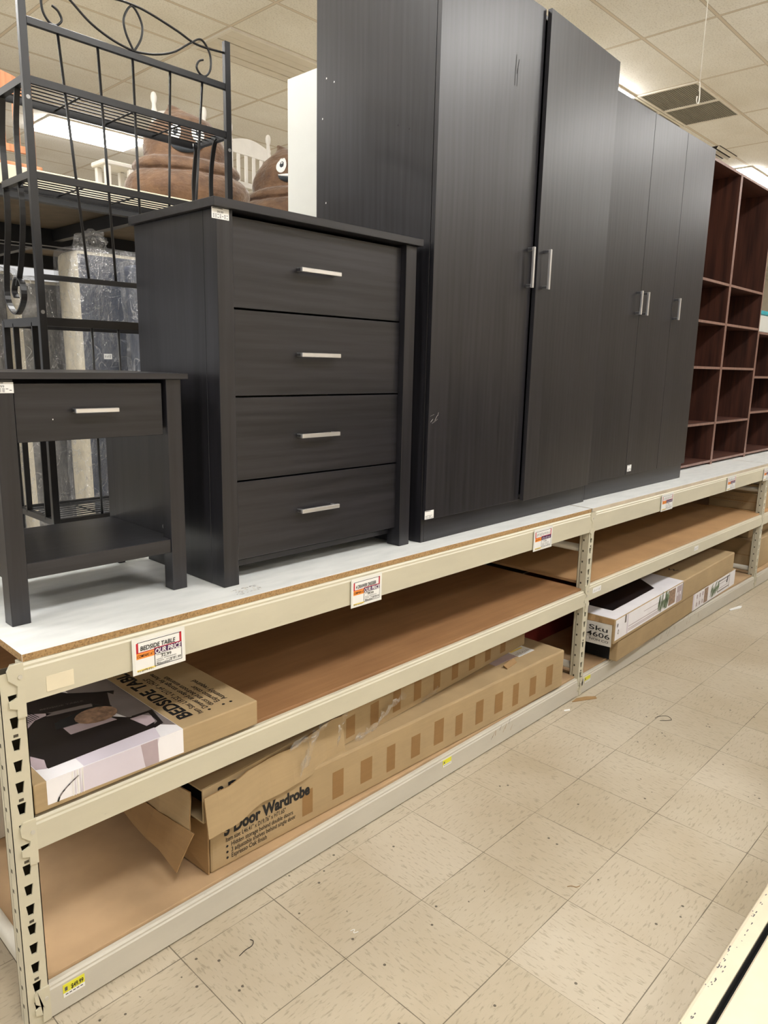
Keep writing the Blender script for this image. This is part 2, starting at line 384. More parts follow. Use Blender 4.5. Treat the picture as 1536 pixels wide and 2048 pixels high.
grille(6.955, 2.19, 'grey ceiling vent mostly hidden behind the top of the three-door wardrobe')
grille(7.555, 2.19, 'sliver of grey ceiling vent over the far doors of the three-door wardrobe')
t = thing('louvred_vent', 'black and white slatted air diffuser above the left brown bookcase', 'ceiling vent', (9.45, 2.45, CZ))
g = MB().box(-.3, .3, -.3, .3, -.004, -.001, 'dark_gap'); g.build('duct_shade', t)  # black sheet painted as the shade behind the slats
for i in range(7):
    MB().prism([(-.3, -.290+i*.088, -.004), (-.3, -.278+i*.088, -.004), (-.3, -.262+i*.088, -.030), (-.3, -.274+i*.088, -.030)], (.6, 0, 0), 'grilleframe').build('slat', t)
t = thing('hanging_cord', 'thin white cord with a wire hook hanging from the ceiling', 'cord', (3.20, 0.0, CZ))
MB().tube([(0, 0, 0), (.002, 0, -.6), (0, 0, -1.40)], .0022, 'cord', 6).build('cord', t)
MB().tube(smooth_path([(0, 0, -1.36), (.012, 0, -1.41), (.01, 0, -1.445), (-.008, 0, -1.455), (-.018, 0, -1.44), (-.014, 0, -1.425)]), .0028, 'cord', 6).build('hook', t)

# ------------------------------------------------------------------ shelving rack (posts, beams, boards)
ZT, HT, ZM, HM, HB = .8947, .0889, .5267, .0752, .0921
S = .913
L1, X2, L2 = 2.4785, 2.499, 2.5137
X3 = X2+L2+.02
DEPTH = 1.22
def post_mesh(x0, x1, z1, y=0.002, rear=False):
    """roll-formed upright: slotted front face, side webs with hole shade painted as dark patches"""
    m = MB(); w = x1-x0; th = .002; xc = (x0+x1)/2
    P = .0508; n = int(z1/P); zz = 0.0; k = m.mi('almond')
    def quad(a, b, c, d): m.poly([a, b, c, d], 'almond')
    yf = y if not rear else y
    z = .03; m.poly([(x0, yf, 0), (x1, yf, 0), (x1, yf, z), (x0, yf, z)], 'almond'); i = 0
    while z+P < z1:
        a, b = .0095, .0055; zb, zt = z+.012, z+.039
        H = [(xc-b, yf, zb), (xc+b, yf, zb), (xc+a, yf, zt), (xc-a, yf, zt)]
        O = [(x0, yf, z), (x1, yf, z), (x1, yf, z+P), (x0, yf, z+P)]
        for j in range(4): quad(O[j], O[(j+1) % 4], H[(j+1) % 4], H[j])
        for j in range(4):
            p, q = Vector(H[j]), Vector(H[(j+1) % 4]); quad(p, q, q+Y*.004, p+Y*.004)
        if i % 3 == 1: m.box(xc-.005, xc+.005, yf-.0004, yf+.001, z+.044, z+.0505, 'hole_shade')
        z += P; i += 1
    m.poly([(x0, yf, z), (x1, yf, z), (x1, yf, z1), (x0, yf, z1)], 'almond')
    # webs (thin boxes) and dark patches painted as hole shade
    m.box(x0, x0+th, y, y+.045, 0, z1, 'almond'); m.box(x1-th, x1, y, y+.045, 0, z1, 'almond')
    m.box(x0, x1, y+.030, y+.032, 0, z1, 'hole_shade')  # inner sheet, shade behind the slots put into its colour
    zz = .05
    while zz < z1-.03:
        for xs in (x0-.0004, x1-.0006): m.box(xs, xs+.001, y+.019, y+.026, zz, zz+.009, 'hole_shade')
        zz += P
    # folded lips of the channel
    m.box(x0, x0+.012, y+.043, y+.045, 0, z1, 'almond'); m.box(x1-.012, x1, y+.043, y+.045, 0, z1, 'almond')
    return m
def beam_mesh(x0, x1, zt, h, y=0.0, mat='almond', back=False):
    m = MB(); c = .007; d = .045
    prof = [(0, zt-h), (0, zt-.014), (.003, zt-.010), (.003, zt-c+.002), (.007, zt), (.018, zt), (.018, zt-.004), (d, zt-.004), (d, zt-h)]
    if back: prof = [(y*2-0-p+0, z) for p, z in prof]
    pts = [(x0, y+p if not back else y-(p), z) for p, z in ([(q, z) for q, z in prof] if not back else [(q-2*y, z) for q, z in prof])]
    m.prism(pts, (x1-x0, 0, 0), mat); return m
def connector(m, xe, zt, h, sgn, yv=-.0025):
    """hooked end plate: xe = beam end, sgn=-1 plate extends to the left"""
    w_ = .034*sgn; z0, z1 = zt-h-.03, zt+.004
    pts = [(xe, z0), (xe+w_*.55, z0), (xe+w_*.55, z0+.022), (xe+w_*1.0, z0+.028), (xe+w_*1.0, z0+.042), (xe+w_*.5, z0+.048), (xe+w_*.42, z1-.05), (xe+w_*.95, z1-.032), (xe+w_*1.0, z1-.012), (xe+w_*.8, z1), (xe, z1)]
    m.prism([(p, yv, z) for p, z in pts], (0, .0045, 0), 'almond')
    m.tube([(xe+w_*.25, yv-.002, z1-.03), (xe+w_*.25, yv+.001, z1-.03)], .005, 'almond_low', 8)
def frame(t, xc):
    x0, x1 = xc-.025, xc+.025
    post_mesh(x0, x1, ZT-.012).build('front_post', t, True)
    MB().box(x0, x1, DEPTH-.045, DEPTH, 0, ZT-.012, 'almond').build('rear_post', t, True)
    for z in (.14, .72):
        MB().tube([(xc, .045, z), (xc, DEPTH-.045, z)], .018, 'almond_low', 8).build('cross_brace', t, True)
t_rack = thing('shelving_rack', 'long cream steel shelving rack with slotted posts carrying the dark furniture', 'rack', (L1/2, DEPTH/2, 0))
def bay(x0, x1, zms):
    t = t_rack
    for zt, h, mat, nm in ((ZT, HT, 'almond', 'top_beam'), (zms, HM, 'almond', 'middle_beam'), (HB, HB-.006, 'almond_low', 'floor_beam')):
        b = beam_mesh(x0, x1, zt, h, 0, mat); bo = b.build(nm, t, True)
        c = MB(); connector(c, x0, zt, h if h < .085 or zt > .2 else h-.03, -1); co_ = c.build('beam_hook', bo); co_.location = -Vector(t.location)
        c = MB(); connector(c, x1, zt, h if zt > .2 else h-.03, 1, -.0015); co_ = c.build('beam_hook', bo); co_.location = -Vector(t.location)
        MB().box(x0, x1, DEPTH-.045, DEPTH, max(zt-h, .004), zt-.004, mat).build('rear_beam', t, True)
    MB().box(x0+.004, x1-.004, DEPTH-.052, DEPTH-.047, HB+.01, ZT-.006, 'shade_sheet').build('added_back_sheet', t, True)  # sheet added to darken the shelf interior
    return t
r1 = bay(0, L1, ZM)
frame(r1, -.025); frame(r1, 2.489)
r2 = bay(X2, X2+L2, .5471)
frame(r2, X2+L2+.01)
r3 = bay(X3, X3+2.5, .545)
frame(r3, X3+2.51)
# stickers on the beams (stuck fast: parts of the rack)
def ylabel(t, x, z, w_, h_, price=None):
    m = MB(); m.box(x, x+w_, -.0012, .0004, z, z+h_, 'yellow'); o = (x, -.0012, z)
    m.rect(o, X, Z, w_, h_*.35, 'paper'); 
    if price: m.text(price, h_*.5, (x+w_*.36, -.0012, z+h_*.45), X, Z, 'ink', .02, width=w_*.58, lift=.0006)
    for i in range(5): m.rect((x+w_*(.1+.17*i), -.0012, z+h_*.18), X, Z, w_*.12, h_*.07, 'ink', .0006)
    m.rect((x+w_*.08, -.0012, z+h_*.5), X, Z, w_*.12, h_*.3, 'grayink', .0006)
    tag(m.build('price_label', t, True), 'yellow price label')
ylabel(r1, .030, .038, .052, .034, '$49.99')
ylabel(r1, 1.455, .050, .050, .028)
ylabel(r2, 2.53, .052, .055, .028)
tag(MB().box(.045, .105, -.001, .0004, ZT-.078, ZT-.042, 'cream').build('old_label', r1, True), 'blank cream sticker')
m = MB().box(2.54, 2.62, -.001, .0004, .5, .525, 'paper'); m.scrawl((2.545, -.001, .503), X, Z, .07, .018, 'grayink', 7); tag(m.build('old_label', r2, True), 'worn white sticker')
m = MB().box(3.77, 3.83, -.001, .0004, .495, .52, 'paper'); m.scrawl((3.775, -.001, .498), X, Z, .05, .018, 'grayink', 5); tag(m.build('old_label', r2, True), 'worn white sticker')
# scuffs, dents of wear on the floor beam
m = MB()
for i in range(26):
    x = 1.75+.02*i+random.random()*.02 if i < 8 else 3.3+random.random()*.75
    z = .035+random.random()*.04; a = random.random()*.02
    m.poly([(x, -.0004, z), (x+.003, -.0004, z), (x+a+.004, -.0004, z+.022), (x+a+.001, -.0004, z+.02)], 'card_dark' if i % 3 else 'grayink')
tag(m.build('scuff_marks', r1, True), kind='stuff')
# boards
def board(name, x0, x1, y0, y1, z0, z1, mat, label, edge=None):
    f = {k: edge for k in ('-x', '+x', '-y', '+y')} if edge else None
    o = MB().box(x0, x1, y0, y1, z0, z1, mat, .0006, face=f).build(name, origin=((x0+x1)/2, (y0+y1)/2, z0))
    return tag(o, label, 'shelf board')
top1 = board('deck_board', .002, 2.482, .008, DEPTH, ZT+.0005, S, 'melamine', 'white topped particle board under the bedside table and dresser', 'particle')
board('deck_board', 2.494, 5.018, .008, DEPTH, ZT+.0005, S, 'melamine', 'white topped board under the three-door wardrobe and bookcases', 'raw_back')
board('deck_board', 5.03, 7.5, .008, DEPTH, ZT+.0005, S, 'melamine', 'white topped particle board of the far bay, at the right edge', 'raw_back')
board('shelf_board', .004, 2.47, .020, DEPTH, ZM-.0035, ZM+.009, 'hardboard', 'reddish brown middle shelf panel under the bedside table carton')
board('shelf_board', 2.50, 5.01, .020, DEPTH, .5471-.0035, .5471+.009, 'hardboard_tan', 'tan middle shelf panel under the three-door wardrobe, empty')
board('shelf_board', X3+.005, X3+2.5, .020, DEPTH, .545-.0035, .545+.009, 'hardboard_tan', 'tan middle shelf panel carrying cartons in the far bay')
board('base_board', .004, 2.47, .020, DEPTH, HB-.0035, HB+.008, 'hardboard_low', 'pale brown bottom shelf panel under the three door wardrobe cartons')
board('base_board', 2.50, 5.01, .020, DEPTH, HB-.0035, HB+.008, 'hardboard_low', 'pale brown bottom shelf panel under the white printed cartons')
board('base_board', X3+.005, X3+2.5, .020, DEPTH, HB-.0035, HB+.008, 'hardboard_low', 'pale brown bottom shelf panel in the far bay at right edge')
m = MB()
for i in range(46):
    x = .575+random.random()*.085; y = .035+random.random()*.045; a = .003+random.random()*.008; b = .0015+random.random()*.002
    m.poly([(x, y, S+.0004), (x+a, y, S+.0004), (x+a*.8, y+b, S+.0004), (x-a*.1, y+b, S+.0004)], 'greyprint' if i % 2 else 'reflector')
o = tag(m.build('sticker_residue'), kind='stuff'); o.parent = top1; o.location = -top1.location; o['label'] = 'grey torn sticker residue'

# ------------------------------------------------------------------ price cards hung on the top beam
def price_card(x, z, title, price, label, w_=.141, h_=.092, full=True, tilt=.0):
    t = thing('price_card', label, 'price sign', (x+w_/2, -.004, z), 0)
    t.matrix_basis = t.matrix_basis @ Matrix.Rotation(tilt, 4, 'X')
    x0 = -w_/2; c = MB().box(x0, x0+w_, -.0012, 0, 0, h_, 'sleeve'); c.rect((x0+.006, -.0012, .006), X, Z, w_-.012, h_-.016, 'paper'); c.build('sleeve', t)
    m = MB(); o = lambda a, b: (x0+w_*a, -.0016, h_*b)
    R = lambda a, b, c_, d, mt, l=.0003: m.rect(o(a, b), X, Z, w_*(c_-a), h_*(d-b), mt, l)
    R(.07, .60, .11, .86, 'red'); R(.89, .62, .93, .88, 'red'); R(.09, .86, .92, .875, 'ink')
    R(.07, .58, .42, .60, 'red'); R(.40, .60, .93, .62, 'red')
    R(.07, .42, .40, .58, 'orange'); R(.40, .44, .93, .60, 'purple')
    R(.40, .10, .412, .44, 'ink'); R(.92, .10, .93, .44, 'ink'); R(.40, .10, .93, .115, 'ink'); R(.07, .08, .42, .13, 'yellowink')
    m.build('printed_form', t)
    m = MB()
    if full:
        m.text(title, h_*.17, o(.14, .64), X, Z, 'ink', .018, width=w_*.66, shear=.12, lift=.0008)
        m.text('COMPARE AT', h_*.11, o(.075, .46), X, Z, 'ink', .01, width=w_*.31, shear=.15, lift=.0008)
        m.text('OUR PRICE', h_*.19, o(.41, .455), X, Z, 'paper', .02, width=w_*.5, shear=.12, lift=.0008)
        m.text(price, h_*.12, o(.52, .32), X, Z, 'ink', .01, width=w_*.2, lift=.0008)
    else:
        m.scrawl(o(.13, .64), X, Z, w_*.74, h_*.17, 'ink', 14, .0008); m.scrawl(o(.09, .45), X, Z, w_*.28, h_*.1, 'ink', 8, .0008)
        m.scrawl(o(.43, .46), X, Z, w_*.46, h_*.12, 'paper', 9, .0008); m.scrawl(o(.52, .32), X, Z, w_*.18, h_*.08, 'ink', 5, .0008)
    for i, (a, b, l) in enumerate(((.44, .40, .2), (.44, .27, .12), (.58, .27, .25), (.44, .22, .15), (.62, .21, .2), (.44, .17, .08))):
        for q in range(int(l*50)): m.rect(o(a+q*.02, b), X, Z, w_*.013, h_*.018, 'grayink', .0008)
    if full:
        m.text('Assembled', h_*.09, o(.43, .125), X, Z, 'ink', .01, width=w_*.25, shear=.2, lift=.0008)
        m.text(full, h_*.11, o(.69, .15), X, Z, 'ink', 0, width=w_*.21, shear=.2, lift=.0008)
    else: m.scrawl(o(.43, .12), X, Z, w_*.45, h_*.08, 'ink', 10, .0008)
    m.scrawl(o(.08, .06), X, Z, w_*.3, h_*.06, 'ink', 9, .0008)
    m.build('lettering', t); return t
price_card(.243, .793, 'BEDSIDE TABLE', '32.99', 'white price card reading Bedside Table on the cream top beam', full='$ 41.99')
price_card(.960, .795, '4 DRAWER DRESSER', '99.99', 'white price card reading 4 Drawer Dresser on the cream top beam', full='$129.99', w_=.135)
price_card(1.987, .798, '2 DOOR WARDROBE', '', 'white price card under the two-door wardrobe, left of the middle post', full=False, w_=.142)
price_card(3.22, .803, '', '', 'white price card under the first door of the three-door wardrobe', full=False, w_=.15)
price_card(4.19, .808, '', '', 'white price card under the brown bookcases', full=False, w_=.15)
price_card(4.90, .80, '', '', 'white price card at the far post, cut by the right photo edge', full=False, w_=.14)

# ------------------------------------------------------------------ furniture helpers
def sticker(t, o, w_, h_, price, lab='white price sticker', parent_world=False):
    """o: lower-left corner on a -y face, local to t"""
    m = MB(); x, y, z = o
    m.box(x, x+w_, y-.0008, y, z, z+h_, 'paper', .0003)
    m.rect((x+w_*.03, y-.0008, z+h_*.9), X, Z, w_*.6, h_*.06, 'ink')
    if price: m.text(price, h_*.32, (x+w_*.3, y-.0008, z+h_*.5), X, Z, 'grayink', .0, width=w_*.36)
    for r_ in range(3):
        for q in range(7):
            if random.random() < .75: m.rect((x+w_*(.06+.13*q), y-.0008, z+h_*(.36-.13*r_)), X, Z, w_*.09, h_*.06, 'grayink')
    s_ = m.build('price_sticker', t); s_['label'] = lab; return s_
def pull(t, p, ln, axis, out=.030, th=.011, name='handle'):
    """bar pull on a -y face; p: centre on the face"""
    m = MB(); x, y, z = p; h = ln/2
    if axis == 'x':
        m.box(x-h, x+h, y-out, y-out+.010, z-th/2, z+th/2, 'metal', .0012)
        for s_ in (-1, 1): m.box(x+s_*(h-.008)-.006, x+s_*(h-.008)+.006, y-out+.0095, y, z-th/2+.001, z+th/2-.001, 'metal_dull', .001)
    else:
        m.box(x-th/2, x+th/2, y-out, y-out+.010, z-h, z+h, 'metal', .0012)
        for s_ in (-1, 1): m.box(x-th/2+.001, x+th/2-.001, y-out+.0095, y, z+s_*(h-.008)-.006, z+s_*(h-.008)+.006, 'metal_dull', .001)
    o = m.build(name, t); o['label'] = 'brushed nickel bar handle'; return o

# ------------------------------------------------------------------ bedside table
BX, BY = .0484, .189
t = thing('bedside_table', 'small espresso bedside table with one drawer and open lower shelf', 'bedside table', (BX+.232, BY+.2, S+.0004))
W, D, H = .464, .400, .572       # body width, depth, height under the top
x0, y0 = -W/2, -.2
MB().box(x0-.016, x0+W+.016, y0-.012, y0+D+.004, H, H+.0155, 'dark_x', .001).build('table_top', t)
for sx in (0, W-.043):
    for sy in (0, D-.043):
        lw_ = .043 if sy == 0 else .0225; xl = x0+sx+(.043-lw_ if sx and sy else 0)
        MB().box(xl, xl+lw_, y0+sy, y0+sy+.043, 0, H-.0003, 'dark_z', .001).build('leg', t)
for s_, xx in ((1, x0+.008), (-1, x0+W-.008-.015)):
    o = MB().box(xx, xx+.015, y0+.0435, y0+D-.0435, .105, H-.0005, 'dark_z').build('side_panel', t)
    xi = xx+.015 if s_ == 1 else xx
    for z_, y_ in ((.165, y0+.075), (H-.02, y0+.055)):
        MB().tube([(xi, y_, z_), (xi+s_*.0015, y_, z_)], .006 if z_ < .3 else .004, 'screw', 10).build('screw', o)
MB().box(x0+.02, x0+W-.02, y0+D-.025, y0+D-.012, .43, H-.0005, 'dark_x').build('back_rail', t)
o = MB().box(x0+.0235, x0+W-.0235, y0+.016, y0+D-.012, .128, .144, 'dark_x').build('lower_shelf', t)
MB().box(x0+.0435, x0+W-.0435, y0+.004, y0+.018, .107, .1438, 'dark_x', .0008).build('front_rail', t)
dr = MB().box(x0+.046, x0+W-.052, y0+.008, y0+.024, .428, .562, 'dark_x', .0008)
dr.box(x0+.06, x0+W-.066, y0+.024, y0+D-.05, .44, .53, 'dark_gap')
dr = dr.build('drawer', t)
pull(dr, (-.004, y0+.008, .498), .108, 'x', .026, .0105)
m = MB().box(x0+.128, x0+.130, y0+.0076, y0+.0082, .477, .480, 'paper'); m.build('paint_chip', dr)
sticker(t, (x0-.022+.008, y0-.0001, .541), .058, .024, '32.99')

# ------------------------------------------------------------------ four drawer dresser
CX, CY = .5835, .1136
t = thing('dresser', 'espresso four-drawer dresser with nickel handles beside the bedside table', 'dresser', (CX+.385, CY+.21, S+.0004))
W, D, H = .770, .420, 1.002; x0, y0 = -W/2, -.21
MB().box(x0-.0155, x0+W+.0155, y0-.0155, y0+D+.004, H, H+.022, 'dark_x', .001).build('dresser_top', t)
for i in (0, 1):
    xa = x0 if i == 0 else x0+W-.016
    o = MB().box(xa, xa+.016, y0+.0605, y0+D, 0, H-.0004, 'dark_z', .0006, face={'+y': 'raw_back'}).build('side_panel', t)
    xb = x0 if i == 0 else x0+W-.050
    o2 = MB().box(xb, xb+.050, y0, y0+.06, 0, H-.0004, 'dark_z', .0012).build('front_stile', t)
MB().box(x0+.0165, x0+W-.0165, y0+D-.006, y0+D-.001, .05, H-.001, 'raw_back').build('back_panel', t)
MB().box(x0+.0165, x0+W-.0165, y0+.05, y0+D-.007, .038, .054, 'dark_x').build('bottom_panel', t)
zs = [.062, .291, .526, .760, .995]
for i in range(4):
    d = MB().box(x0+.0505, x0+W-.0505, y0+.022, y0+.038, zs[i]+.0025, zs[i+1]-.0025, 'dark_x', .0008)
    d.box(x0+.07, x0+W-.07, y0+.038, y0+D-.03, zs[i]+.02, zs[i+1]-.03, 'dark_gap')
    d = d.build('drawer', t)
    hz = (.182, .409, .644, .880)[i]
    pull(d, (-.032, y0+.022, hz), .152, 'x', .030, .012)
MB().box(x0+.05, x0+.05+.0016, y0+.0214, y0+.0222, .3, .42, 'card_dark').build('worn_edge', t)
sticker(t, (x0-.013, y0-.0001, H-.028), .052, .027, '99.99')

# ------------------------------------------------------------------ wardrobes
def wardrobe(name, label, loc, rot, W, D, H, base, doors, handles, ajar=None):
    t = thing(name, label, 'wardrobe', loc, rot)
    for xa in (0, W-.016): MB().box(xa, xa+.016, 0.0, D, 0, H, 'dark_z', .0008, face={'+y': 'raw_back'}).build('side_panel', t)
    MB().box(.0165, W-.0165, .004, D, H-.016, H-.0003, 'dark_x').build('top_panel', t)
    MB().box(.0165, W-.0165, .004, D-.006, base, base+.016, 'dark_x').build('bottom_panel', t)
    MB().box(.0005+.016, W-.0165, -.0005, .016, 0, base-.002, 'dark_x', .0006).build('plinth', t)
    MB().box(.0165, W-.0165, D-.005, D-.001, .02, H-.017, 'raw_back').build('back_panel', t)
    for i, (xa, xb) in enumerate(doors):
        th = .017; e = bpy.data.objects.new('door', None)
        dm = MB().box(0, xb-xa-.003, -th, 0, 0, H-base+.004, 'dark_z', .0008)
        d = dm.build('door', t)
        hx, side, hz = handles[i]
        pull(d, (hx, -th, hz-base), .150 if name.endswith('e') and W > 1.19 else .112, 'z', .032, .011)
        a = ajar[i] if ajar else 0
        # hinge on the edge far from the handle
        if hx > (xb-xa)/2: d.matrix_basis = Matrix.Translation((xa+.0015, -.001, base-.002)) @ Matrix.Rotation(-a, 4, 'Z')
        else: d.matrix_basis = Matrix.Translation((xb-.0015, -.001, base-.002)) @ Matrix.Rotation(a, 4, 'Z') @ Matrix.Translation((-(xb-xa-.003), 0, 0))
    return t
W2 = 1.215
w2 = wardrobe('wardrobe', 'tallest dark espresso wardrobe, two doors, right one slightly ajar', (1.398, .079+.018, S+.0004), .02, W2, .555, 1.90, .0861,
         [(0, .607), (.607, W2)], [(.570, 1, 1.0), (.050, -1, 1.0)], [0, .035])
sticker(w2, (-.004, -.0188, .088), .050, .030, None)
W3 = 1.165
w3 = wardrobe('wardrobe', 'dark espresso three-door wardrobe between the tallest wardrobe and brown bookcases', (2.634, .140, S+.0004), 0, W3, .50, 1.805, .0912,
         [(0, .400), (.400, .783), (.783, W3)], [(.357, 1, .945), (.030, -1, .945), (.030, -1, .945)])
sticker(w3, (.415, -.0188, .105), .046, .034, None)

def marks(t, pts, mat, name, label):
    m = MB()
    for x, z, dx, dz, w_ in pts: m.poly([(x, -.0184, z), (x+w_, -.0184, z), (x+dx+w_, -.0184, z+dz), (x+dx, -.0184, z+dz)], mat)
    return tag(m.build(name, t), label, kind='stuff')
marks(w2, [(.012, .43, .012, .010, .0015), (.020, .425, .03, .014, .001), (.010, .45, .02, .006, .001), (.035, .435, .012, .016, .001), (.050, .45, .004, .012, .0008)], 'paper', 'scratches', 'white scratches')
marks(w2, [(.42, 1.60, .004, .10, .004), (.43, 1.64, .012, .05, .004), (.435, 1.60, .002, .06, .003)], 'ink', 'smudge', 'dark smudge')
m = MB()
for y, z in ((.50, 1.62), (.46, 1.60), (.52, 1.49), (.50, 1.20), (.15, 1.40), (.10, 1.38)): m.poly([(-.0004, y, z), (-.0004, y+.005, z), (-.0004, y+.004, z+.006), (-.0004, y, z+.005)], 'paper' if y > .3 else 'ink')
tag(m.build('paint_chips', w2), 'tiny chips on the side', kind='stuff')

# ------------------------------------------------------------------ brown bookcases
def bookcase(label, x0, x1, y, H, levels, D=.29):
    t = thing('bookcase', label, 'bookcase', ((x0+x1)/2, y+D/2, S+.0004)); a = x0-(x0+x1)/2; b = -a; q = -D/2
    for xa in (a, b-.016): MB().box(xa, xa+.016, q, q+D, 0, H, 'walnut_z', .0006, face={'-y': 'walnut_edge'}).build('side_panel', t)
    MB().box(a+.0165, b-.0165, q+.001, q+D, H-.016, H-.0003, 'walnut_x', .0006, face={'-y': 'walnut_edge'}).build('top_panel', t)
    MB().box(a+.0165, b-.0165, q+D-.005, q+D-.001, .02, H-.017, 'walnut_z').build('back_panel', t)
    for z in levels:
        MB().box(a+.0165, b-.0165, q+.001, q+D-.006, z, z+.016, 'walnut_x', .0006, face={'-y': 'walnut_edge'}).build('shelf', t)
    return t
lv = [.014, .274, .638, .921, 1.17]
bookcase('tall brown open bookcase right against the three-door wardrobe', 3.93, 4.6255, .26, 1.863, lv)
bookcase('tall brown open bookcase standing between its tall twin and the low one', 4.6275, 5.297, .26, 1.863, lv)
bookcase('low brown open bookcase at the right photo edge', 5.300, 6.06, .26, .915, [.014, .32, .58])
t = thing('storage_tub', 'white tub with teal band on top of the low brown bookcase', 'tub', (5.62, .40, S+.9155))
MB().box(-.2, .2, -.1, .1, 0, .13, 'whitelam', .01).build('tub', t); MB().box(-.203, .203, -.103, .103, .1305, .16, 'teal', .004).build('lid', t)
t = thing('storage_tub', 'plain white tub on top of the low brown bookcase, against the tall one', 'tub', (5.36, .38, S+.9155))
MB().box(-.05, .05, -.08, .08, 0, .07, 'whitelam', .01).build('tub', t)
# white wardrobe behind, facing the other aisle
t = thing('white_cabinet', 'tall white laminate cabinet side showing behind the tallest dark wardrobe', 'cabinet', (2.1, .955, S+.0004))
for xa in (-.40, .384): MB().box(xa, xa+.016, -.25, .251, 0, 1.84, 'whitelam', .0008).build('side_panel', t)
MB().box(-.3835, .3835, -.25, .2, 1.82, 1.8395, 'whitelam').build('top_panel', t)
MB().box(-.3835, .3835, -.25, -.244, .02, 1.819, 'whitelam').build('back_panel', t)
for i in (0, 1): MB().box(-.383+i*.384, -.001+i*.384, .215, .233, .06, 1.819, 'whitelam', .001).build('door', t)

# ------------------------------------------------------------------ black bakers rack
t = thing('bakers_rack', 'black wire bakers rack with scrolled top standing behind the bedside table', 'rack', (.755, .95, S+.0004))
bx0, bx1, by = .41, 1.10, .80
def B(m, name, par=None): 
    o = m.build(name, par or t, par is None)
    if par is not None: o.data.transform(Matrix.Translation(-Vector(t.location)))
    return o
for xx in (bx0, bx1):
    B(MB().box(xx-.011, xx+.011, by-.009, by+.009, S+.0006, 2.62, 'blackmetal', .001), 'back_post')
    B(MB().box(xx-.010, xx+.010, by+.30-.009, by+.30+.009, S+.0006, 1.650, 'blackmetal', .001), 'front_post')
    for yy in (.862, 1.015): B(MB().box(xx-.009, xx+.009, yy-.003, yy+.003, 1.012, 1.640, 'blackmetal'), 'side_bar')
    xs = xx+(.004 if xx < .7 else -.004)
    far = smooth_path([(xs, .995, 2.312), (xs, 1.02, 2.198), (xs, 1.019, 2.08), (xs, 1.026, 1.947), (xs, 1.066, 1.812), (xs, 1.073, 1.718), (xs, 1.007, 1.671), (xs, .942, 1.712), (xs, .947, 1.766), (xs, .986, 1.780), (xs, 1.014, 1.745), (xs, 1.0, 1.722)], 6)
    near = smooth_path([(xs, .860, 2.318), (xs, .880, 2.30), (xs, .905, 2.205), (xs, .906, 2.092), (xs, .902, 1.962), (xs, .938, 1.833), (xs, .980, 1.757)], 6)
    B(MB().bar(far, .005, .018, 'blackmetal', (1, 0, 0)), 'scroll_bracket'); B(MB().bar(near, .005, .016, 'blackmetal', (1, 0, 0)), 'curved_brace')
    for z in (2.30, 1.70):
        B(MB().tube([(xx, by-.0105, z-.03), (xx, by-.008, z-.03)], .006, 'screw', 10), 'bolt')
B(MB().box(bx0+.011, bx1-.011, by-.007, by+.007, 2.465, 2.485, 'blackmetal', .001), 'top_rail')
B(MB().box(bx0+.011, bx1-.011, by-.006, by+.006, 1.766, 1.782, 'blackmetal', .001), 'lower_rail')
for a, b in ((.511, .564), (.632, .654), (.746, .75), (.878, .846), (1.0, .936)):
    B(MB().tube([(a, by, 2.466), (b, by, 1.78)], .0042, 'blackmetal', 6), 'back_wire')
    B(MB().tube([(b, by, 1.635), (b, by, 1.02)], .0042, 'blackmetal', 6), 'back_wire')
def wshelf(z, dp, th, nm):
    m = MB()
    for yy in (by, by+dp): m.box(bx0+.011, bx1-.011, yy-.006, yy+.006, z-th, z, 'blackmetal')
    for xx in (bx0, bx1): m.box(xx-.009, xx+.009, by+.009, by+dp-.006, z-th, z, 'blackmetal')
    o = B(m, 'shelf_frame')
    g = MB(); n = int(dp/.034)
    for i in range(1, n+1):
        yy = by+dp*i/(n+1); g.tube([(bx0+.01, yy, z-.006), (bx1-.01, yy, z-.006)], .0022, 'blackmetal', 6)
    for k in range(1, 4): xx = bx0+(bx1-bx0)*k/4; g.tube([(xx, by, z-.011), (xx, by+dp, z-.011)], .003, 'blackmetal', 6)
    B(g, 'wire_grid', o)
wshelf(2.330, .215, .020, ''); wshelf(2.072, .225, .020, ''); wshelf(1.655, .30, .026, ''); wshelf(1.022, .30, .020, '')
mir = lambda P: [(1.505-x, y, z) for x, y, z in P]
q = lambda L: [(x, by, z) for x, z in L]
A_ = q([(.499, 2.537), (.517, 2.527), (.525, 2.505), (.507, 2.487), (.486, 2.492), (.470, 2.520), (.473, 2.565), (.505, 2.597), (.55, 2.572), (.612, 2.528), (.682, 2.501), (.752, 2.489)])
L_ = q([(.752, 2.489), (.727, 2.535), (.723, 2.577), (.752, 2.618), (.782, 2.580), (.779, 2.535), (.752, 2.489)])
U_ = q([(.415, 2.582), (.52, 2.577), (.60, 2.598), (.69, 2.618), (.7525, 2.622), (.815, 2.616), (.91, 2.596), (.985, 2.577), (1.09, 2.583)])
for P in (A_, mir(A_), L_, U_): B(MB().tube(smooth_path(P, 8), .0036, 'blackmetal', 6), 'scroll_wire')

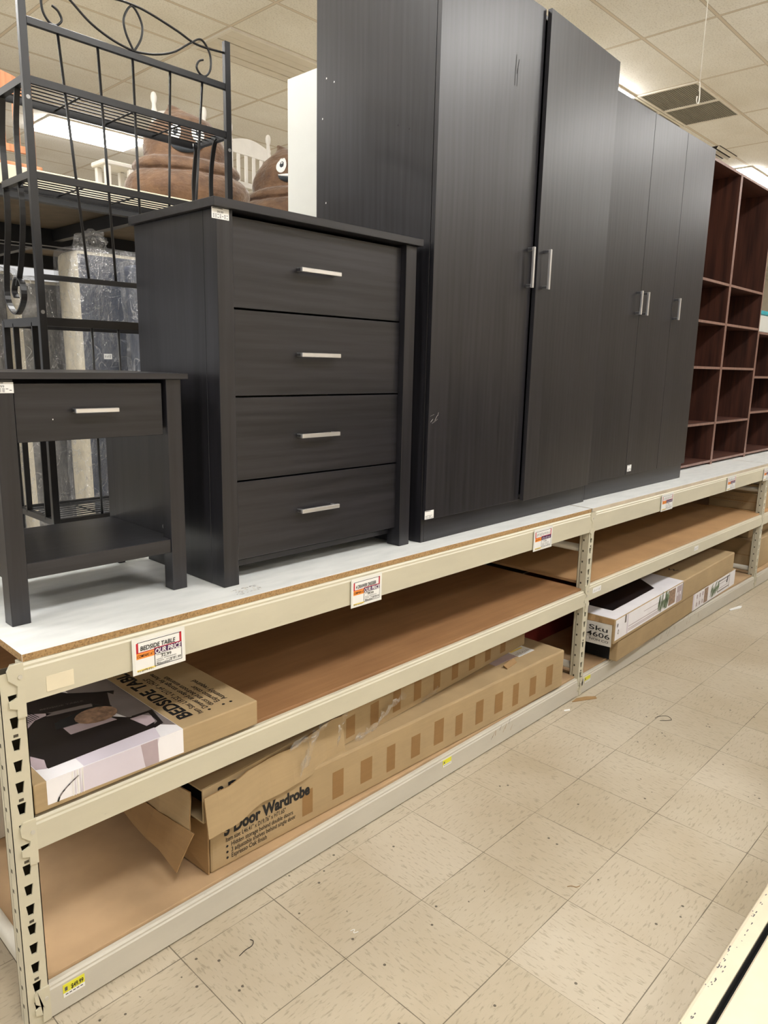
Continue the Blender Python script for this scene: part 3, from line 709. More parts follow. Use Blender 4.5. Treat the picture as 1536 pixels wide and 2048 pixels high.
# ------------------------------------------------------------------ far rack with plush cushions and chairs
FY0, FY1, FZ = 2.45, 3.62, 2.46
t = thing('storage_rack', 'tall dark steel rack across the next aisle with a cream deck edge', 'rack', (2.0, 3.6, 0))
fx0, fx1 = -2.2, 7.2
for yy in (FY0+.02, FY1-.05, FY1+.10, 4.9):
    hh = .045 if yy < 3 else .10
    MB().box(fx0, fx1, yy, yy+.05, FZ-.10-hh, FZ-.095, 'rackblack').build('beam', t, True)
for xx in (-2.15, 2.75, 7.1):
    for yy in (FY0+.02, FY1-.05, FY1+.16, 4.85): MB().box(xx-.03, xx+.03, yy+.055, yy+.11, 0, FZ-.10, 'rackblack').build('post', t, True)
for xx in (-1.2, -.2, .82, 1.62, 3.1, 4.2, 5.6):
    MB().box(xx, xx+.05, FY0+.075, FY1-.055, FZ-.17, FZ-.098, 'rackblack').build('joist', t, True)
    MB().box(xx, xx+.05, FY1+.155, 4.895, FZ-.17, FZ-.098, 'rackblack').build('joist', t, True)
for y0_, y1_, lb in ((FY0, FY1, 'cream edged top deck of the far rack, under the plush cushions'), (FY1+.1, 4.95, 'rear top deck of the far rack, beyond the plush cushions')):
    o = MB().box(fx0, fx1, y0_, y1_, FZ-.094, FZ, 'cream', .003, face={'-z': 'underside'}).build('deck_board', origin=(2.5, (y0_+y1_)/2, FZ-.09)); tag(o, lb, 'shelf board')

def noise3(v, s):
    from mathutils import noise
    return noise.noise(Vector(v)*s)
def plush(label, c, R, Hh, face, seed):
    t = thing('plush_cushion', label, 'plush cushion', c, face)
    prof = [(0, .0), (.62, .0), (.88, .05), (1.0, .16), (.98, .27), (.86, .34), (.80, .36), (.84, .39), (.83, .43), (.76, .47), (.68, .49), (.66, .502), (.66, .56), (.63, .66), (.56, .76), (.43, .85), (.30, .895), (.19, .93), (.10, .965), (.03, 1.0)]
    n = 56; sub = 4; m = MB(); k = m.mi('velvet'); rows = []
    P = smooth_path([(r, 0, z) for r, z in prof], sub)
    def pos(r, z, a):
        lean = max(0, z-.86)/.14
        lob = 1+.035*math.sin(2*a+1+seed)+.03*math.sin(3*a+z*5+seed)
        zz = z+.025*math.sin(a+seed)*(1 if .2 < z < .8 else .3)      # tilted coils
        rr = r*lob; v = Vector((R*rr*math.cos(a)-R*.22*lean**1.3, R*.92*rr*math.sin(a), Hh*zz))
        d = noise3(v+Vector((seed, 0, 0)), 9)*.012+noise3(v, 24)*.005
        nrm = Vector((math.cos(a), math.sin(a), .3)); v = v+nrm*d*(0 if r < .02 else 1); v.z = max(v.z, .001); return v
    for p in P: rows.append([m.bm.verts.new(pos(p.x, max(0, p.z), 2*PI*i/n)) for i in range(n)])
    for a, b in zip(rows, rows[1:]):
        for i in range(n):
            f = m.bm.faces.new((a[i], a[(i+1) % n], b[(i+1) % n], b[i])); f.smooth = True; f.material_index = k
    m.bm.faces.new(rows[-1]).material_index = k
    m.build('body', t)
    def surf(a, z):
        r = min(P, key=lambda p: abs(p.z-z) if p.x > .05 else 9).x; return pos(r, z, a)
    def patch(outl, mat, lift, name, par):
        mm = MB(); kk = mm.mi(mat); cen = (sum(p[0] for p in outl)/len(outl), sum(p[1] for p in outl)/len(outl))
        rings = []
        for s_ in (1, .66, .33): rings.append([mm.bm.verts.new(surf(-PI/2+(cen[0]+(p[0]-cen[0])*s_)/R/.72, (cen[1]+(p[1]-cen[1])*s_)/Hh)+Vector((0, -lift*(1 if s_ < 1 else .3), 0))) for p in outl])
        cv = mm.bm.verts.new(surf(-PI/2+cen[0]/R/.72, cen[1]/Hh)+Vector((0, -lift, 0)))
        L = len(outl)
        for A, Bq in zip(rings, rings[1:]):
            for i in range(L): mm.bm.faces.new((A[i], A[(i+1) % L], Bq[(i+1) % L], Bq[i])).material_index = kk
        for i in range(L): mm.bm.faces.new((rings[-1][i], rings[-1][(i+1) % L], cv)).material_index = kk
        return mm.build(name, par, smooth=True)
    el = lambda cx, cz, a, b, n=24: [(cx+a*math.cos(2*PI*i/n), cz+b*math.sin(2*PI*i/n)) for i in range(n)]
    for sx in (-1, 1):
        e = patch(el(sx*.088, Hh*.715, .047, .057), 'eyewhite', .016, 'eye', t)
        patch(el(sx*.088+.004, Hh*.715, .024, .031, 18), 'eyeblack', .022, 'pupil', e)
        patch(el(sx*.088+.004, Hh*.715+.009, .010, .011, 12), 'eyewhite', .027, 'glint', e)
    zc = Hh*.605; w_ = .112
    mo = [(-w_+2*w_*i/12, zc) for i in range(13)]+[(w_*math.cos(PI*i/12), zc-.052*math.sin(PI*i/12)) for i in range(1, 12)]
    mo = patch(mo, 'eyeblack', .022, 'mouth', t)
    te = [(-w_+2*w_*i/12, zc+.004) for i in range(13)]+[(w_*.96*math.cos(PI*i/12), zc-.022*math.sin(PI*i/12)) for i in range(1, 12)]
    patch(te, 'eyewhite', .028, 'teeth', mo)
    return t
plush('brown swirl plush cushion with smiling face seen whole behind the bakers rack', (2.225, 2.90, FZ+.001), .385, .66, -.50, 0)
plush('brown swirl plush cushion half hidden by the white cabinet', (3.215, 3.05, FZ+.001), .41, .655, -.66, 2.3)

def chair(name, label, loc, rot, w_, H, mat, seat, nsl=4, crest=.09, d=.40, cat='chair', top=.085):
    t = thing(name, label, cat, loc, rot); h = w_/2
    for sx in (-1, 1):
        fin = [(.021, 0), (.021, H-.15), (.016, H-.14), (.022, H-.125), (.014, H-.10), (.013, H-.075), (.020, H-.055), (.021, H-.03), (.015, H-.008), (.004, H)]
        MB().lathe(fin, mat, 12, (sx*h, 0, 0)).build('back_post', t)
        MB().lathe([(.014, 0), (.02, seat*.5), (.022, seat-.03)], mat, 10, (sx*h, -d, 0)).build('leg', t)
    MB().box(-h-.02, h+.02, -d-.03, .02, seat-.03, seat, mat, .008, seg=2).build('seat', t)
    P = [(-h+.018+(w_-.036)*i/10, 0, H-top-.035+.035*math.sin(PI*i/10)) for i in range(11)]
    MB().prism([(p[0], -.009, p[2]) for p in P]+[(p[0], -.009, P[0][2]-crest) for p in P[::-1]], (0, .018, 0), mat).build('crest_rail', t)
    MB().box(-h+.018, h-.018, -.008, .008, seat+.07, seat+.11, mat, .003).build('lower_rail', t)
    for i in range(nsl):
        x = -h+w_*(i+1)/(nsl+1); MB().box(x-.016, x+.016, -.005, .005, seat+.105, P[0][2]-crest+.004, mat, .002).build('slat', t)
    for sx in (-1, 1): MB().tube([(sx*h, -.02, seat*.45), (sx*h, -d+.02, seat*.45)], .009, mat, 8).build('stretcher', t)
    return t
chair('chair', 'white wooden chair with turned finials behind the whole plush cushion', (2.50, 3.40, FZ+.001), 0, .396, .875, 'whitewood', .38, d=.10)
chair('chair', 'white slat-back chair behind the gap between the two plush cushions', (3.218, 3.56, FZ+.001), .10, .398, .88, 'whitewood', .36, d=.06)
chair('chair', 'honey pine slat-back chair at the left edge on the far rack', (1.075, 3.02, FZ+.001), 0, .46, .745, 'orangewood', .13, 5, .085, d=.06, top=.13)
t = thing('stool', 'low white stool to the left of the whole plush cushion', 'stool', (2.02, 3.50, FZ+.001))
MB().box(-.10, .13, -.09, .09, .347, .377, 'whitewood', .006).build('seat', t)
for sx in (-.06, .105):
    for sy in (-.065, .065): MB().box(sx-.018, sx+.018, sy-.018, sy+.018, 0, .347, 'whitewood', .004).build('leg', t)

# ------------------------------------------------------------------ mattresses in plastic under the far rack
def mattress(label, x0, x1, y0, y1, H, fab, tilt, seed, border='creamfab', rnd=.05):
    t = thing('mattress', label, 'mattress', ((x0+x1)/2, (y0+y1)/2, .002)); t.matrix_basis = t.matrix_basis @ Matrix.Rotation(tilt, 4, 'Y')
    a, b = (x1-x0)/2, (y1-y0)/2; zb = .012
    def slab(ax, by_, z0, z1, mat, mat2, amp, nx, nz, name, film=False):
        m = MB(); bm = bmesh.new()
        bmesh.ops.create_cube(bm, size=1); bmesh.ops.scale(bm, vec=(2*ax, 2*by_, z1-z0), verts=bm.verts); bmesh.ops.translate(bm, vec=(0, 0, (z0+z1)/2), verts=bm.verts)
        bmesh.ops.bevel(bm, geom=[e for e in bm.edges], offset=min(rnd, by_*.8), segments=3, affect='EDGES', profile=.6)
        bmesh.ops.subdivide_edges(bm, edges=[e for e in bm.edges if e.calc_length() > .3], cuts=nx, use_grid_fill=True)
        bmesh.ops.subdivide_edges(bm, edges=[e for e in bm.edges if e.calc_length() > .1], cuts=nz if film else 1, use_grid_fill=True)
        k1, k2 = m.mi(mat), m.mi(mat2)
        for f in bm.faces:
            f.normal_update(); f.smooth = True; f.material_index = k1 if abs(f.normal.y) > .72 else k2
        bm.normal_update()
        for v in bm.verts:
            if v.co.z > z0+.02:
                d = noise3(v.co+Vector((seed*3.1, 0, 0)), 3.5)*amp+noise3(v.co+Vector((0, seed, 0)), 11)*amp*.5
                v.co += v.normal*(d if film else d*.4)
                if film and v.co.z > z1-.04: v.co.z += abs(d)*1.5
        m.merge(bm); return m.build(name, t)
    slab(a, b, zb, H, fab, border, .006, 8, 1, 'body')
    slab(a+.02, b+.02, .002, H+.02, 'film', 'film', .016, 14, 1, 'plastic_wrap', True)
    return t
mt = mattress('slate blue mattress with cream border in plastic wrap, behind the bakers rack', 1.325, 2.30, 2.55, 2.79, 2.12, 'navy', -.012, 1)
sm = MB().box(.0, .048, -.0015, 0, 0, .03, 'paper'); sm.scrawl((.004, -.0015, .004), X, Z, .04, .022, 'grayink', 7); so = sm.build('price_sticker', mt); so.location = (-.37, -.155, 1.535); so['label'] = 'white price sticker'
mattress('thin slate blue mattress leaning beside the dresser rear, wrapped in plastic', 1.60, 2.5, 2.30, 2.42, 2.06, 'navy', -.045, 2, 'navy', .03)
mattress('grey plastic wrapped mattress left of the cream bordered one', 1.13, 2.1, 2.88, 3.07, 1.97, 'greyfab', -.012, 3)
mattress('grey plastic wrapped mattress farthest left, rearmost of the row', .2, 1.22, 3.16, 3.36, 2.03, 'greyfab', .0, 4)
# gathered film on top of the blue mattress
o = MB(); bm = bmesh.new(); bmesh.ops.create_icosphere(bm, subdivisions=4, radius=.085)
for v in bm.verts: v.co *= 1+.35*noise3(v.co, 22)+.15*noise3(v.co, 60); v.co.z *= .75
for f in bm.faces: f.material_index = o.mi('film')
o.merge(bm, Matrix.Translation((-.335, -.02, 2.18))); tag(o.build('plastic_wrap_bunch', mt), 'bunched clear film')

# ------------------------------------------------------------------ cartons, bay one
def hatch(m, x, y, z, mat='card_print', w_=.045, h=.095): m.rect((x, y, z), X, Z, w_, h, mat, .0004)
# bedside table carton on the middle shelf
zb = ZM+.0094
t = thing('carton', 'bedside table carton with black table picture, lying on the middle shelf', 'carton', (.304, .246, zb))
bw, bd, bh = .606, .49, .0715; a, c = -bw/2, -bd/2
MB().box(a, a+bw, c, c+bd, 0, bh, 'card', .0035, seg=2).build('box', t)
lab = MB(); l0, l1 = a+.028, a+.372; zt_ = bh+.0003; yf = c-.0004
lab.poly([(l0, c-.0002, zt_), (l1, c-.0002, zt_), (l1, c+bd, zt_), (l0, c+bd, zt_)], 'whiteprint'); lab.poly([(l0, yf, .012), (l1, yf, .006), (l1, yf, zt_), (l0, yf, zt_)], 'whiteprint')
tz = zt_+.0004; T_ = lambda L, mt, k=0: lab.poly([(a+x, c+y, tz+k*.0003) for x, y in L], mt)
F_ = lambda L, mt, k=0: lab.poly([(a+x, yf-.0003-k*.0003, z) for x, z in L], mt)
T_([(.115, .002), (.31, .002), (.33, .08), (.115, .08)], 'lilac'); F_([(.105, .011), (.285, .008), (.305, .0715), (.112, .0715)], 'lilac'); F_([(.265, .008), (.302, .008), (.30, .0715), (.255, .0715)], 'mauve', 1)
T_([(.318, .085), (.371, .03), (.371, .488), (.25, .488), (.25, .35)], 'greyprint')
T_([(.052, .047), (.325, .056), (.352, .115), (.335, .13), (.300, .155), (.27, .19), (.35, .33), (.30, .36), (.25, .40), (.20, .487), (.03, .487), (.029, .20)], 'blackprint', 1)
T_([(.322, .052), (.352, .062), (.368, .15), (.31, .152), (.306, .14), (.352, .14), (.345, .08), (.326, .068)], 'blackprint', 2)
T_([(.312, .075), (.341, .083), (.349, .118), (.335, .138), (.300, .14)], 'mauve', 3)
T_([(.155, .165), (.275, .16), (.262, .205), (.155, .21)], 'mauve', 3); T_([(.14, .215), (.30, .205), (.27, .285), (.15, .25)], 'dark_gap', 2)
T_([(.247+.055*math.cos(q_*PI/8), .222+.045*math.sin(q_*PI/8)) for q_ in range(16)], 'brownprint', 4)
T_([(.15, .30), (.262, .275), (.268, .295), (.155, .32)], 'greyprint', 3); T_([(.30, .25), (.335, .17), (.366, .21), (.33, .33)], 'greyprint', 2)
T_([(.045, .22), (.12, .30), (.17, .31), (.10, .36), (.045, .33)], 'mauve', 3)
for i in range(14): T_([(.055+.006*i, .27+.003*i), (.058+.006*i, .27+.003*i), (.050+.006*i, .315+.003*i), (.047+.006*i, .315+.003*i)], 'ink', 4)
T_([(.029, .06), (.05, .05), (.06, .09), (.029, .16)], 'mauve', 2)
for i in range(5): F_([(.085+.006*i, .010), (.087+.006*i, .010), (.087+.006*i, .0715), (.085+.006*i, .0715)], 'lilac' if i % 2 else 'whitewood', 2)
for i in range(12):
    q0, q1 = i/12, (i+1)/12; pf = lambda q_: (.048+.05*q_, .012+.045*q_**.6)
    (x_a, z_a), (x_b, z_b) = pf(q0), pf(q1); F_([(x_a, z_a), (x_a+.004, z_a-.001), (x_b+.004, z_b-.001), (x_b, z_b)], 'greyprint' if i % 3 else 'ink', 3)
lab.build('picture_label', t)
tx = MB(); up = (-1, 0, 0); rt = (0, 1, 0); o_ = lambda x, y: (a+x, c+y, bh+.0004)
tx.text('BEDSIDE TABLE', .055, o_(.430, .045), rt, up, 'ink', .035, width=.40)
for s_, x, y, wd in (('Item Size: L19.52" x D17.64" x H23.5"', .460, .040, .30), ('Drawer and open storage for home', .486, .058, .30), ('décor and bedroom essentials', .507, .062, .25), ('Espresso color', .531, .068, .135), ('Assembly required', .555, .070, .165)):
    tx.text(s_, .024, o_(x, y), rt, up, 'ink', .01, width=wd)
for x in (.480, .525, .549): tx.poly([Vector(o_(x, .045))+Vector((.0045*math.cos(k*PI/5), .0045*math.sin(k*PI/5), .0004)) for k in range(10)], 'ink')
tx.build('lettering', t)
MB().text('BEDSIDE TABLE', .012, (a+.15, c+.345, zt_+.0016), (.97, -.22, 0), (.22, .97, 0), 'greyprint', .0, width=.11).build('picture_caption', t)
# tape edge flaps
MB().box(a+bw, a+bw+.0025, c+.004, c+bd-.004, .004, bh-.003, 'card_dark', .0008).build('end_flap', t)
# three-door wardrobe cartons
zb = HB+.0085
t = thing('carton', 'long three door wardrobe carton with brown bars, lower of two on bottom shelf', 'carton', (.475, .052, zb), -.026)
LW, LD, LH = 1.85, .50, .178
lo = MB().box(0, LW, 0, LD, 0, LH, 'card', .007, seg=2)
for i in range(12): hatch(lo, .33+.125*i, -.0002, .03+.004*(i % 3), h=.085+.012*(i % 2), w_=.042+.006*((i*7) % 3))
lo.build('box', t)
tx = MB(); tx.text('3 Door Wardrobe', .052, (.045, -.0004, .100), X, Z, 'ink', .045, width=.315)
for s_, z, wd, x in (('Item size: L46.41" x D19.76" x H71.65"', .078, .215, .05), ('Hidden storage behind double doors', .0575, .225, .068), ('3 adjustable shelves behind single door', .039, .235, .068), ('Espresso Oak finish', .0205, .125, .068)):
    tx.text(s_, .021, (x, -.0004, z), X, Z, 'ink', .008, width=wd)
for z in (.063, .0445, .026): tx.poly([(.055+.004*math.cos(k*PI/5), -.0009, z+.004*math.sin(k*PI/5)) for k in range(10)], 'ink')
tx.build('lettering', t)
fl = MB(); fl.prism([(-.004, .0, .002), (-.004, 0, .165), (-.055, .22, .150), (-.03, .24, .01)], (-.004, 0, 0), 'card_dark'); tag(fl.build('end_flap', t), 'torn end flap')
fl = MB(); fl.prism([(1.47, .045, LH+.0006), (1.56, .06, LH+.0006), (1.565, .08, LH+.012), (1.47, .066, LH+.010)], (0, 0, .003), 'card_dark'); fl.build('torn_strip', t)
lb = MB().box(1.62, 1.74, .09, .17, LH, LH+.0012, 'paper'); lb.scrawl((1.625, .095, LH+.0012), X, Y, .1, .03, 'ink', 9); lb.rect((1.63, .14, LH+.0012), X, Y, .09, .012, 'yellowink'); tag(lb.build('shipping_label', t), 'white shipping label')
MB().box(1.46, 1.62, .10, .15, LH, LH+.001, 'mauve').build('tape_strip', t)
# upper torn carton
zu = zb+LH+.0015
t = thing('carton', 'torn taped carton on top of the long three door wardrobe carton', 'carton', (.447, .038, zu), .072)
LW, LD, LH = 1.80, .46, .138
up_ = MB(); th = .005
up_.box(0, LW, 0, th, 0, LH, 'card', .001); up_.box(0, LW, LD-th, LD, 0, LH, 'card', .001); up_.box(0, LW, th, LD-th, LH-th, LH, 'card', .001); up_.box(0, LW, th, LD-th, 0, th, 'card', .001); up_.box(LW-th, LW, th, LD-th, th, LH-th, 'card', .001)
for i in range(9): hatch(up_, .58+.125*i, -.0002, .02, h=.085)
for v in up_.bm.verts:
    if v.co.z > .06: v.co.z -= .036*max(0, 1-v.co.x/.9)
ub = up_.build('box', t)
tx = MB(); tx.text('3 Door Wardrobe', .05, (.05, -.0004, .052), X, Vector((-.04, 0, 1)), 'ink', .04, width=.36); tx.build('lettering', t)
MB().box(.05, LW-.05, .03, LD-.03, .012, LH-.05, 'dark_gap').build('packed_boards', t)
# plain folded front flap
fl = MB()
seg = 14; ptsT = []; ptsB = []
for i in range(seg+1):
    x = -.006+.56*i/seg; o2 = -.016-.008*math.sin(i*.9)-.010*(1-i/seg)
    ptsT.append(Vector((x, o2+.010, .087+.030*i/seg+.002*math.sin(i*2.1)))); ptsB.append(Vector((x, o2-.006, -.030+.024*i/seg+.003*math.sin(i*1.7))))
for i in range(seg):
    for off in (0, .004): fl.poly([ptsB[i]+Y*off, ptsB[i+1]+Y*off, ptsT[i+1]+Y*off, ptsT[i]+Y*off], 'card')
    fl.poly([ptsT[i], ptsT[i+1], ptsT[i+1]+Y*.004, ptsT[i]+Y*.004], 'card_dark'); fl.poly([ptsB[i], ptsB[i+1], ptsB[i+1]+Y*.004, ptsB[i]+Y*.004], 'card_dark')
for p, q_ in ((ptsT[0], ptsB[0]), (ptsT[-1], ptsB[-1])): fl.poly([p, q_, q_+Y*.004, p+Y*.004], 'card_dark')
tag(fl.build('front_flap', t), 'plain cardboard flap')
def sheet(pts, nrm, mat, name, lab, amp=.006, n=9, th=.004):
    """bent cardboard sheet over a quad a,b,c,d"""
    m = MB(); A, B_, C_, D_ = [Vector(p) for p in pts]; N = Vector(nrm).normalized(); G = []
    for i in range(n+1):
        r_ = []
        for j in range(n+1):
            u_, v_ = i/n, j/n; p = A.lerp(B_, u_).lerp(D_.lerp(C_, u_), v_); p += N*(noise3(p, 9)*amp+noise3(p, 23)*amp*.5); r_.append(p)
        G.append(r_)
    for s_ in (0, 1):
        for i in range(n):
            for j in range(n):
                qd = [G[i][j], G[i+1][j], G[i+1][j+1], G[i][j+1]]; m.poly([p+N*th*s_ for p in qd], mat, True)
    for (i0, j0, i1, j1) in [(i, 0, i+1, 0) for i in range(n)]+[(i, n, i+1, n) for i in range(n)]+[(0, i, 0, i+1) for i in range(n)]+[(n, i, n, i+1) for i in range(n)]:
        m.poly([G[i0][j0], G[i1][j1], G[i1][j1]+N*th, G[i0][j0]+N*th], 'card_dark')
    return tag(m.build(name, t), lab), G
o, G = sheet([(-.030, .022, -.020), (-.018, .34, -.01), (-.010, .34, .092), (-.016, .030, .094)], (-1, -.1, .05), 'card', 'end_flap', 'crumpled printed end flap', .010)
o, G = sheet([(-.034, .0, -.012), (-.024, .33, -.02), (-.045, .33, -.085), (-.060, .04, -.135)], (-1, -.1, .3), 'card_dark', 'hanging_flap', 'hanging torn end flap', .007)
tx = MB()
for i in range(5): tx.scrawl((-.030, .05+.0, .086-.016*i), Y, (.05, 0, 1), .22 if i < 3 else .12, .008, 'grayink', 22, .012, .0011)
for i in range(5): tx.scrawl((-.034-.004*i, .20, -.034-.014*i), Y, (.3, 0, 1), .13, .009, 'ink', 18, .013, .0012)
tag(tx.build('printed_lines', t), kind='stuff')
def film_strip(pts, w_, name='torn_plastic_wrap'):
    m = MB(); P = smooth_path(pts, 5); k = m.mi('film'); A = []
    for i, p in enumerate(P):
        d = Vector((noise3(p, 30), noise3(p+Y, 30)*.6, noise3(p+X, 30)))*.02; A.append((p+d, p+d+Vector((.2*w_*math.sin(i), -.25*w_*abs(math.sin(i*1.7)), w_*(.5+.5*abs(math.sin(i*1.3)))))))
    for (p, q_), (r_, s_) in zip(A, A[1:]): m.poly([p, r_, s_, q_], 'film', True)
    return tag(m.build(name, t), 'torn clear film')
film_strip([(.30, -.030, .102), (.38, -.034, .112), (.44, -.03, .118), (.50, -.028, .12)], .03)
film_strip([(.33, -.034, -.01), (.37, -.038, .05), (.41, -.034, .10)], .10)
film_strip([(.62, -.012, -.005), (.68, -.022, .0), (.74, -.02, .02), (.80, -.018, .05), (.88, -.016, .06)], .035)
film_strip([(.50, -.03, .02), (.52, -.03, .08), (.55, -.026, .12)], .06)
film_strip([(1.0, -.012, .0), (1.05, -.014, .02), (1.08, -.012, .015)], .03)
# pale carton deeper left on the bottom shelf
t = thing('carton', 'whitish carton with a black label, half hidden behind the near post', 'carton', (.09, .85, zb))
MB().box(-.08, .08, -.22, .30, 0, .33, 'whitecard', .004).build('box', t); m = MB().box(-.081, -.080, -.20, -.08, .18, .26, 'ink'); m.build('label', t)

# ------------------------------------------------------------------ cartons, bay two
def white_art(m, LH, x0, x1, yf=-.0004):
    R = lambda a, b, c_, d, mt, k=0: m.poly([(a, yf-k*.0003, b), (c_, yf-k*.0003, b), (c_, yf-k*.0003, d), (a, yf-k*.0003, d)], mt)
    return R
zb2 = HB+.0085
t = thing('carton', 'brown carton with white furniture picture, lower of two, angled over the beam', 'carton', (2.775, -.040, zb2), .036)
LW, LD, LH = 1.88, .25, .113
lo = MB().box(0, LW, 0, LD, 0, LH, 'card', .005, seg=2); R = white_art(lo, LH, 0, LW)
R(1.06, .003, LW-.003, LH-.003, 'whiteprint'); R(1.06, .003, 1.085, LH-.003, 'lilac', 1)
for x in (1.12, 1.17, 1.22): R(x, .02, x+.025, .095, 'mauve', 1); R(x+.004, .045, x+.02, .07, 'whiteprint', 2)
R(1.26, .01, 1.33, .105, 'brownprint', 1)
for i in range(22):
    x, z = 1.36+random.random()*.16, .01+random.random()*.05; lo.poly([(x, yf_ := -.0012, z), (x+.006, -.0012, z), (x+.03+random.random()*.03, -.0012, z+.05), (x+.02, -.0012, z+.04)], 'leaf')
R(1.52, .02, 1.76, .028, 'greyprint', 1); R(1.52, .088, 1.76, .096, 'greyprint', 1); R(1.75, .01, 1.758, .105, 'greyprint', 1); R(1.55, .04, 1.73, .044, 'mauve', 1); R(1.55, .07, 1.73, .074, 'mauve', 1)
lo.prism([(1.69, -.0016, .06), (1.715, -.0016, .10), (1.725, -.0016, .095), (1.71, -.0016, .05)], (0, .0003, 0), 'ink')
lo.build('box', t)
MB().box(-.004, -.0005, .04, LD-.02, .004, LH-.006, 'dark_gap').build('open_end_shade', t)  # black sheet on the closed box, painted as its dark inside
t = thing('carton', 'torn white and brown carton marked SKU 4606, upper of two', 'carton', (2.70, -.052, zb2+LH+.0015), .040)
LW, LD, LH = 1.885, .22, .128
up_ = MB().box(0, LW, 0, LD, 0, LH, 'card', .006, seg=2); R = white_art(up_, LH, 0, LW)
R(.004, .018, .92, LH-.004, 'whiteprint'); R(.14, .018, .155, LH-.004, 'lilac', 1); R(.11, .085, .13, LH-.004, 'greyprint', 2)
for z in (.030, .038, .052): R(.16, z, .60, z+.004, 'mauve', 1)
R(.35, .085, .56, .088, 'mauve', 1)
for i in range(36):
    x, z = .54+random.random()*.14, .02+random.random()*.07; up_.poly([(x, -.0012, z), (x+.007, -.0012, z), (x+.04*random.random(), -.0012, z+.05), (x+.02*random.random(), -.0012, z+.045)], 'leaf')
R(.70, .03, .80, .118, 'brownprint', 1); R(.82, .02, .90, .117, 'mauve', 1); R(.83, .06, .845, .08, 'whiteprint', 2); R(.87, .06, .885, .08, 'whiteprint', 2); R(.905, .018, .92, LH-.004, 'greyprint', 2)
up_.poly([(.004, .002, LH+.0004), (.93, .002, LH+.0004), (.95, LD-.002, LH+.0004), (.004, LD-.002, LH+.0004)], 'whiteprint'); up_.poly([(.12, .07, LH+.0008), (.66, .07, LH+.0008), (.80, LD-.003, LH+.0008), (.12, LD-.003, LH+.0008)], 'blackprint')
up_.build('box', t)
tx = MB(); tx.text('W', .06, (1.10, .17, LH+.0004), (0, -1, 0), (1, 0, 0), 'ink', .02); tx.build('lettering', t)
MB().text('#', .03, (.018, -.0008, .085), X, Z, 'ink').build('lettering', t); MB().text('0', .036, (.030, -.0008, .045), X, Z, 'ink').build('lettering', t)
o, G = sheet([(-.010, .008, -.012), (-.020, .20, -.012), (-.022, .20, .10), (-.004, .012, .10)], (-1, 0, 0), 'whitecard', 'end_flap', 'dented white end flap marked SKU', .006)
tx = MB(); E_ = lambda y, z: (-.020, y, z)
tx.text('Sku', .034, E_(.122, .064), (0, -1, 0), Z, 'ink', .01, width=.10, lift=.012); tx.text('4606', .034, E_(.130, .031), (0, -1, 0), Z, 'ink', .01, width=.12, lift=.012); tx.text('NOH CO', .016, E_(.115, .010), (0, -1, 0), Z, 'ink', .01, width=.10, lift=.012); tx.build('end_lettering', t)
o, G = sheet([(-.006, .004, .10), (-.014, .20, .10), (.0, .20, .127), (.002, .006, .125)], (-1, 0, .3), 'card_dark', 'torn_edge', 'torn corrugated edge', .014, 10)
t = thing('carton', 'dark red carton deep behind the white and brown cartons', 'carton', (3.1, .60, zb2)); MB().box(-.56, .5, -.22, .26, 0, .16, 'redcard', .004).build('box', t)
t = thing('carton', 'plain brown carton deep behind the right end of the brown and white cartons', 'carton', (4.5, .80, zb2)); MB().box(-.45, .45, -.25, .3, 0, .26, 'card', .004).build('box', t)
# far bay cartons
def crate(label, x0, x1, y0, y1, z0, h, mat='card', lines=0):
    t = thing('carton', label, 'carton', ((x0+x1)/2, (y0+y1)/2, z0)); m = MB(); a, b = (x1-x0)/2, (y1-y0)/2
    m.box(-a, a, -b, b, 0, h, mat, .004); m.build('box', t)
    MB().box(-a-.0006, -a, -b+.005, b-.005, h*.5-.003, h*.5+.003, 'card_dark').build('seam_tape', t)
    if lines:
        q_ = MB()
        for i in range(lines): q_.scrawl((-a-.001, b*.6, h*(.7-.18*i)), (0, -1, 0), Z, b*1.0, .012, 'grayink', 14)
        tag(q_.build('printed_lines', t), kind='stuff')
    return t
z3 = .545+.0095
crate('brown printed carton on the far bay middle shelf, lowest of the stack', 5.07, 5.8, .05, .40, z3, .125, lines=3)
crate('flat brown carton resting on the printed carton in the far bay', 5.08, 5.8, .06, .40, z3+.1255, .07, lines=1)
crate('thin pale carton topping the far bay middle shelf stack', 5.09, 5.8, .04, .36, z3+.196, .05, 'whitecard')
crate('large brown carton on the bottom shelf of the far bay', 5.10, 6.3, .05, .62, HB+.0085, .23)
crate('narrow brown carton lying on the large far bay carton', 5.16, 6.2, .12, .60, HB+.239, .10)

# ------------------------------------------------------------------ gondola base on the near right
t = thing('display_base', 'low cream display base along the right side of the aisle', 'display base', (1.2, -1.5, 0))
m = MB(); m.prism([(-1.5, -1.102, .0), (-1.5, -1.102, .122), (-1.5, -1.106, .128), (-1.5, -1.112, .130), (-1.5, -1.150, .130), (-1.5, -1.150, 0)], (7.5, 0, 0), 'cream'); m.build('front_rail', t, True)
MB().box(-1.5, 6, -1.152, -1.151, 0, .126, 'dark_gap').build('rail_shade', t, True)  # black lining, shade on the rail's rear side
MB().box(-1.5, 6, -1.164, -1.152, .0, .095, 'dark_gap').build('rail_gap_shade', t, True)  # black filler painted as the shade in the gap
MB().box(-1.5, 6, -1.95, -1.164, 0, .128, 'cream', .004).build('deck', t, True)
MB().box(2.3, 6, -1.70, -1.67, .128, 1.55, 'unseen_panel').build('back_panel', t, True)  # out of view, added to block light and darken wardrobe door reflections
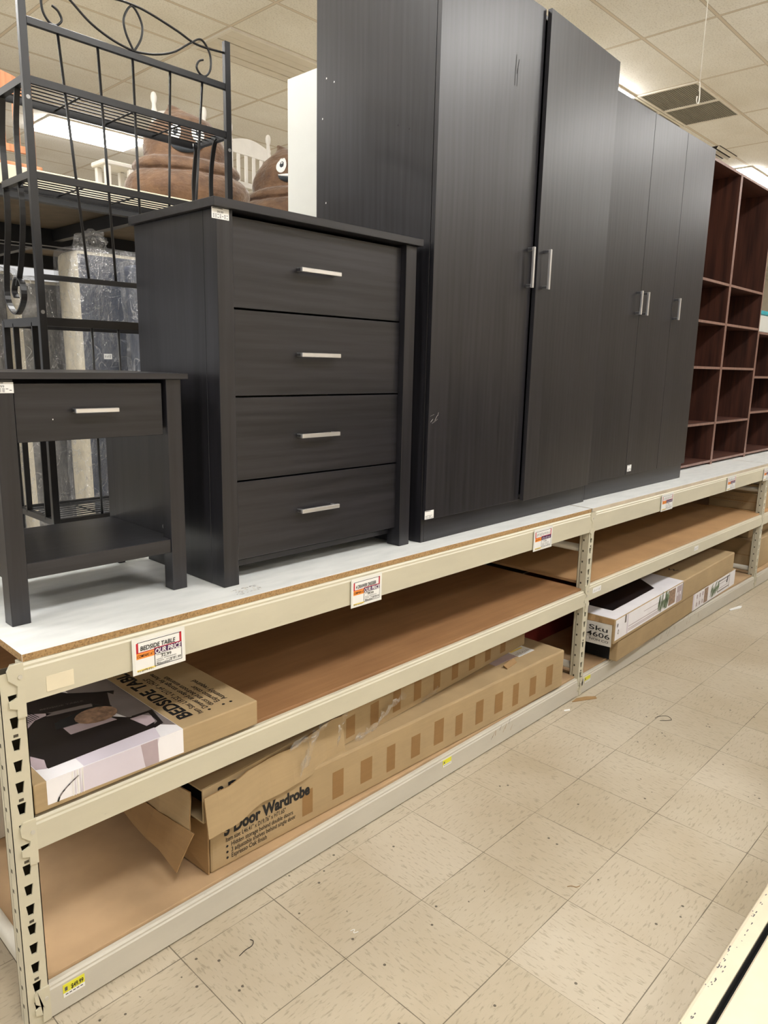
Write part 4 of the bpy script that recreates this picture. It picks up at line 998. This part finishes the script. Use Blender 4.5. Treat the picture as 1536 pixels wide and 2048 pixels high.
for z in (.55, .95, 1.3): MB().box(2.3, 6, -1.668, -1.35, z, z+.025, 'cream', .003).build('shelf', t, True)  # shelves out of view, added with the panel to block light
m = MB()
for i in range(60):
    x = .8+random.random()*1.0; y = -1.108-random.random()*.016; a = random.random()*.012
    m.poly([(x, y, .1304), (x+a+.003, y, .1304), (x+a+.002, y-.003, .1304), (x+.001, y-.002, .1304)], 'grayink' if i % 2 else 'greyprint')
tag(m.build('scuff_marks', t, True), kind='stuff')

# ------------------------------------------------------------------ litter on the floor
def litter(name, label, pts, h, mat, cat):
    o = MB().prism([(x, y, .0006) for x, y in pts], (0, 0, h), mat).build(name, origin=(pts[0][0], pts[0][1], 0)); return tag(o, label, cat)
litter('cardboard_scrap', 'flat torn strip of cardboard on the floor by the middle post', [(2.40, -.012), (2.52, -.075), (2.535, -.062), (2.50, -.03), (2.45, -.008)], .003, 'card_dark', 'scrap')
litter('paper_scrap', 'tiny white paper scrap on the floor left of the cardboard strip', [(2.29, -.035), (2.315, -.05), (2.328, -.042), (2.30, -.028)], .002, 'paper', 'scrap')
litter('paper_scrap', 'curved white paper strip on the floor before the far bay', [(4.36, -.06), (4.47, -.09), (4.52, -.08), (4.50, -.065), (4.44, -.055), (4.38, -.045)], .003, 'paper', 'scrap')
def strand(label, pts, mat='ink', r=.0010):
    o = MB().tube(smooth_path([(x, y, r+.0006) for x, y in pts], 6), r, mat, 5).build('thread', origin=(pts[0][0], pts[0][1], 0)); return tag(o, label, 'thread')

strand('curled dark thread on the floor before the bottom left beam', [(.475, -.131), (.478, -.142), (.466, -.152), (.445, -.152), (.422, -.157)])
strand('looped hair-like thread on the floor near the middle of the aisle', [(2.528, -.356), (2.56, -.362), (2.588, -.388), (2.568, -.415), (2.54, -.40), (2.521, -.382)])
strand('short bent brown thread on the floor toward the display base', [(1.274, -.635), (1.285, -.642), (1.292, -.656), (1.305, -.66)], 'card_dark')
strand('pale crumpled thread on the floor tile in the foreground', [(.688, -.300), (.70, -.305), (.690, -.312), (.702, -.318)], 'paper')
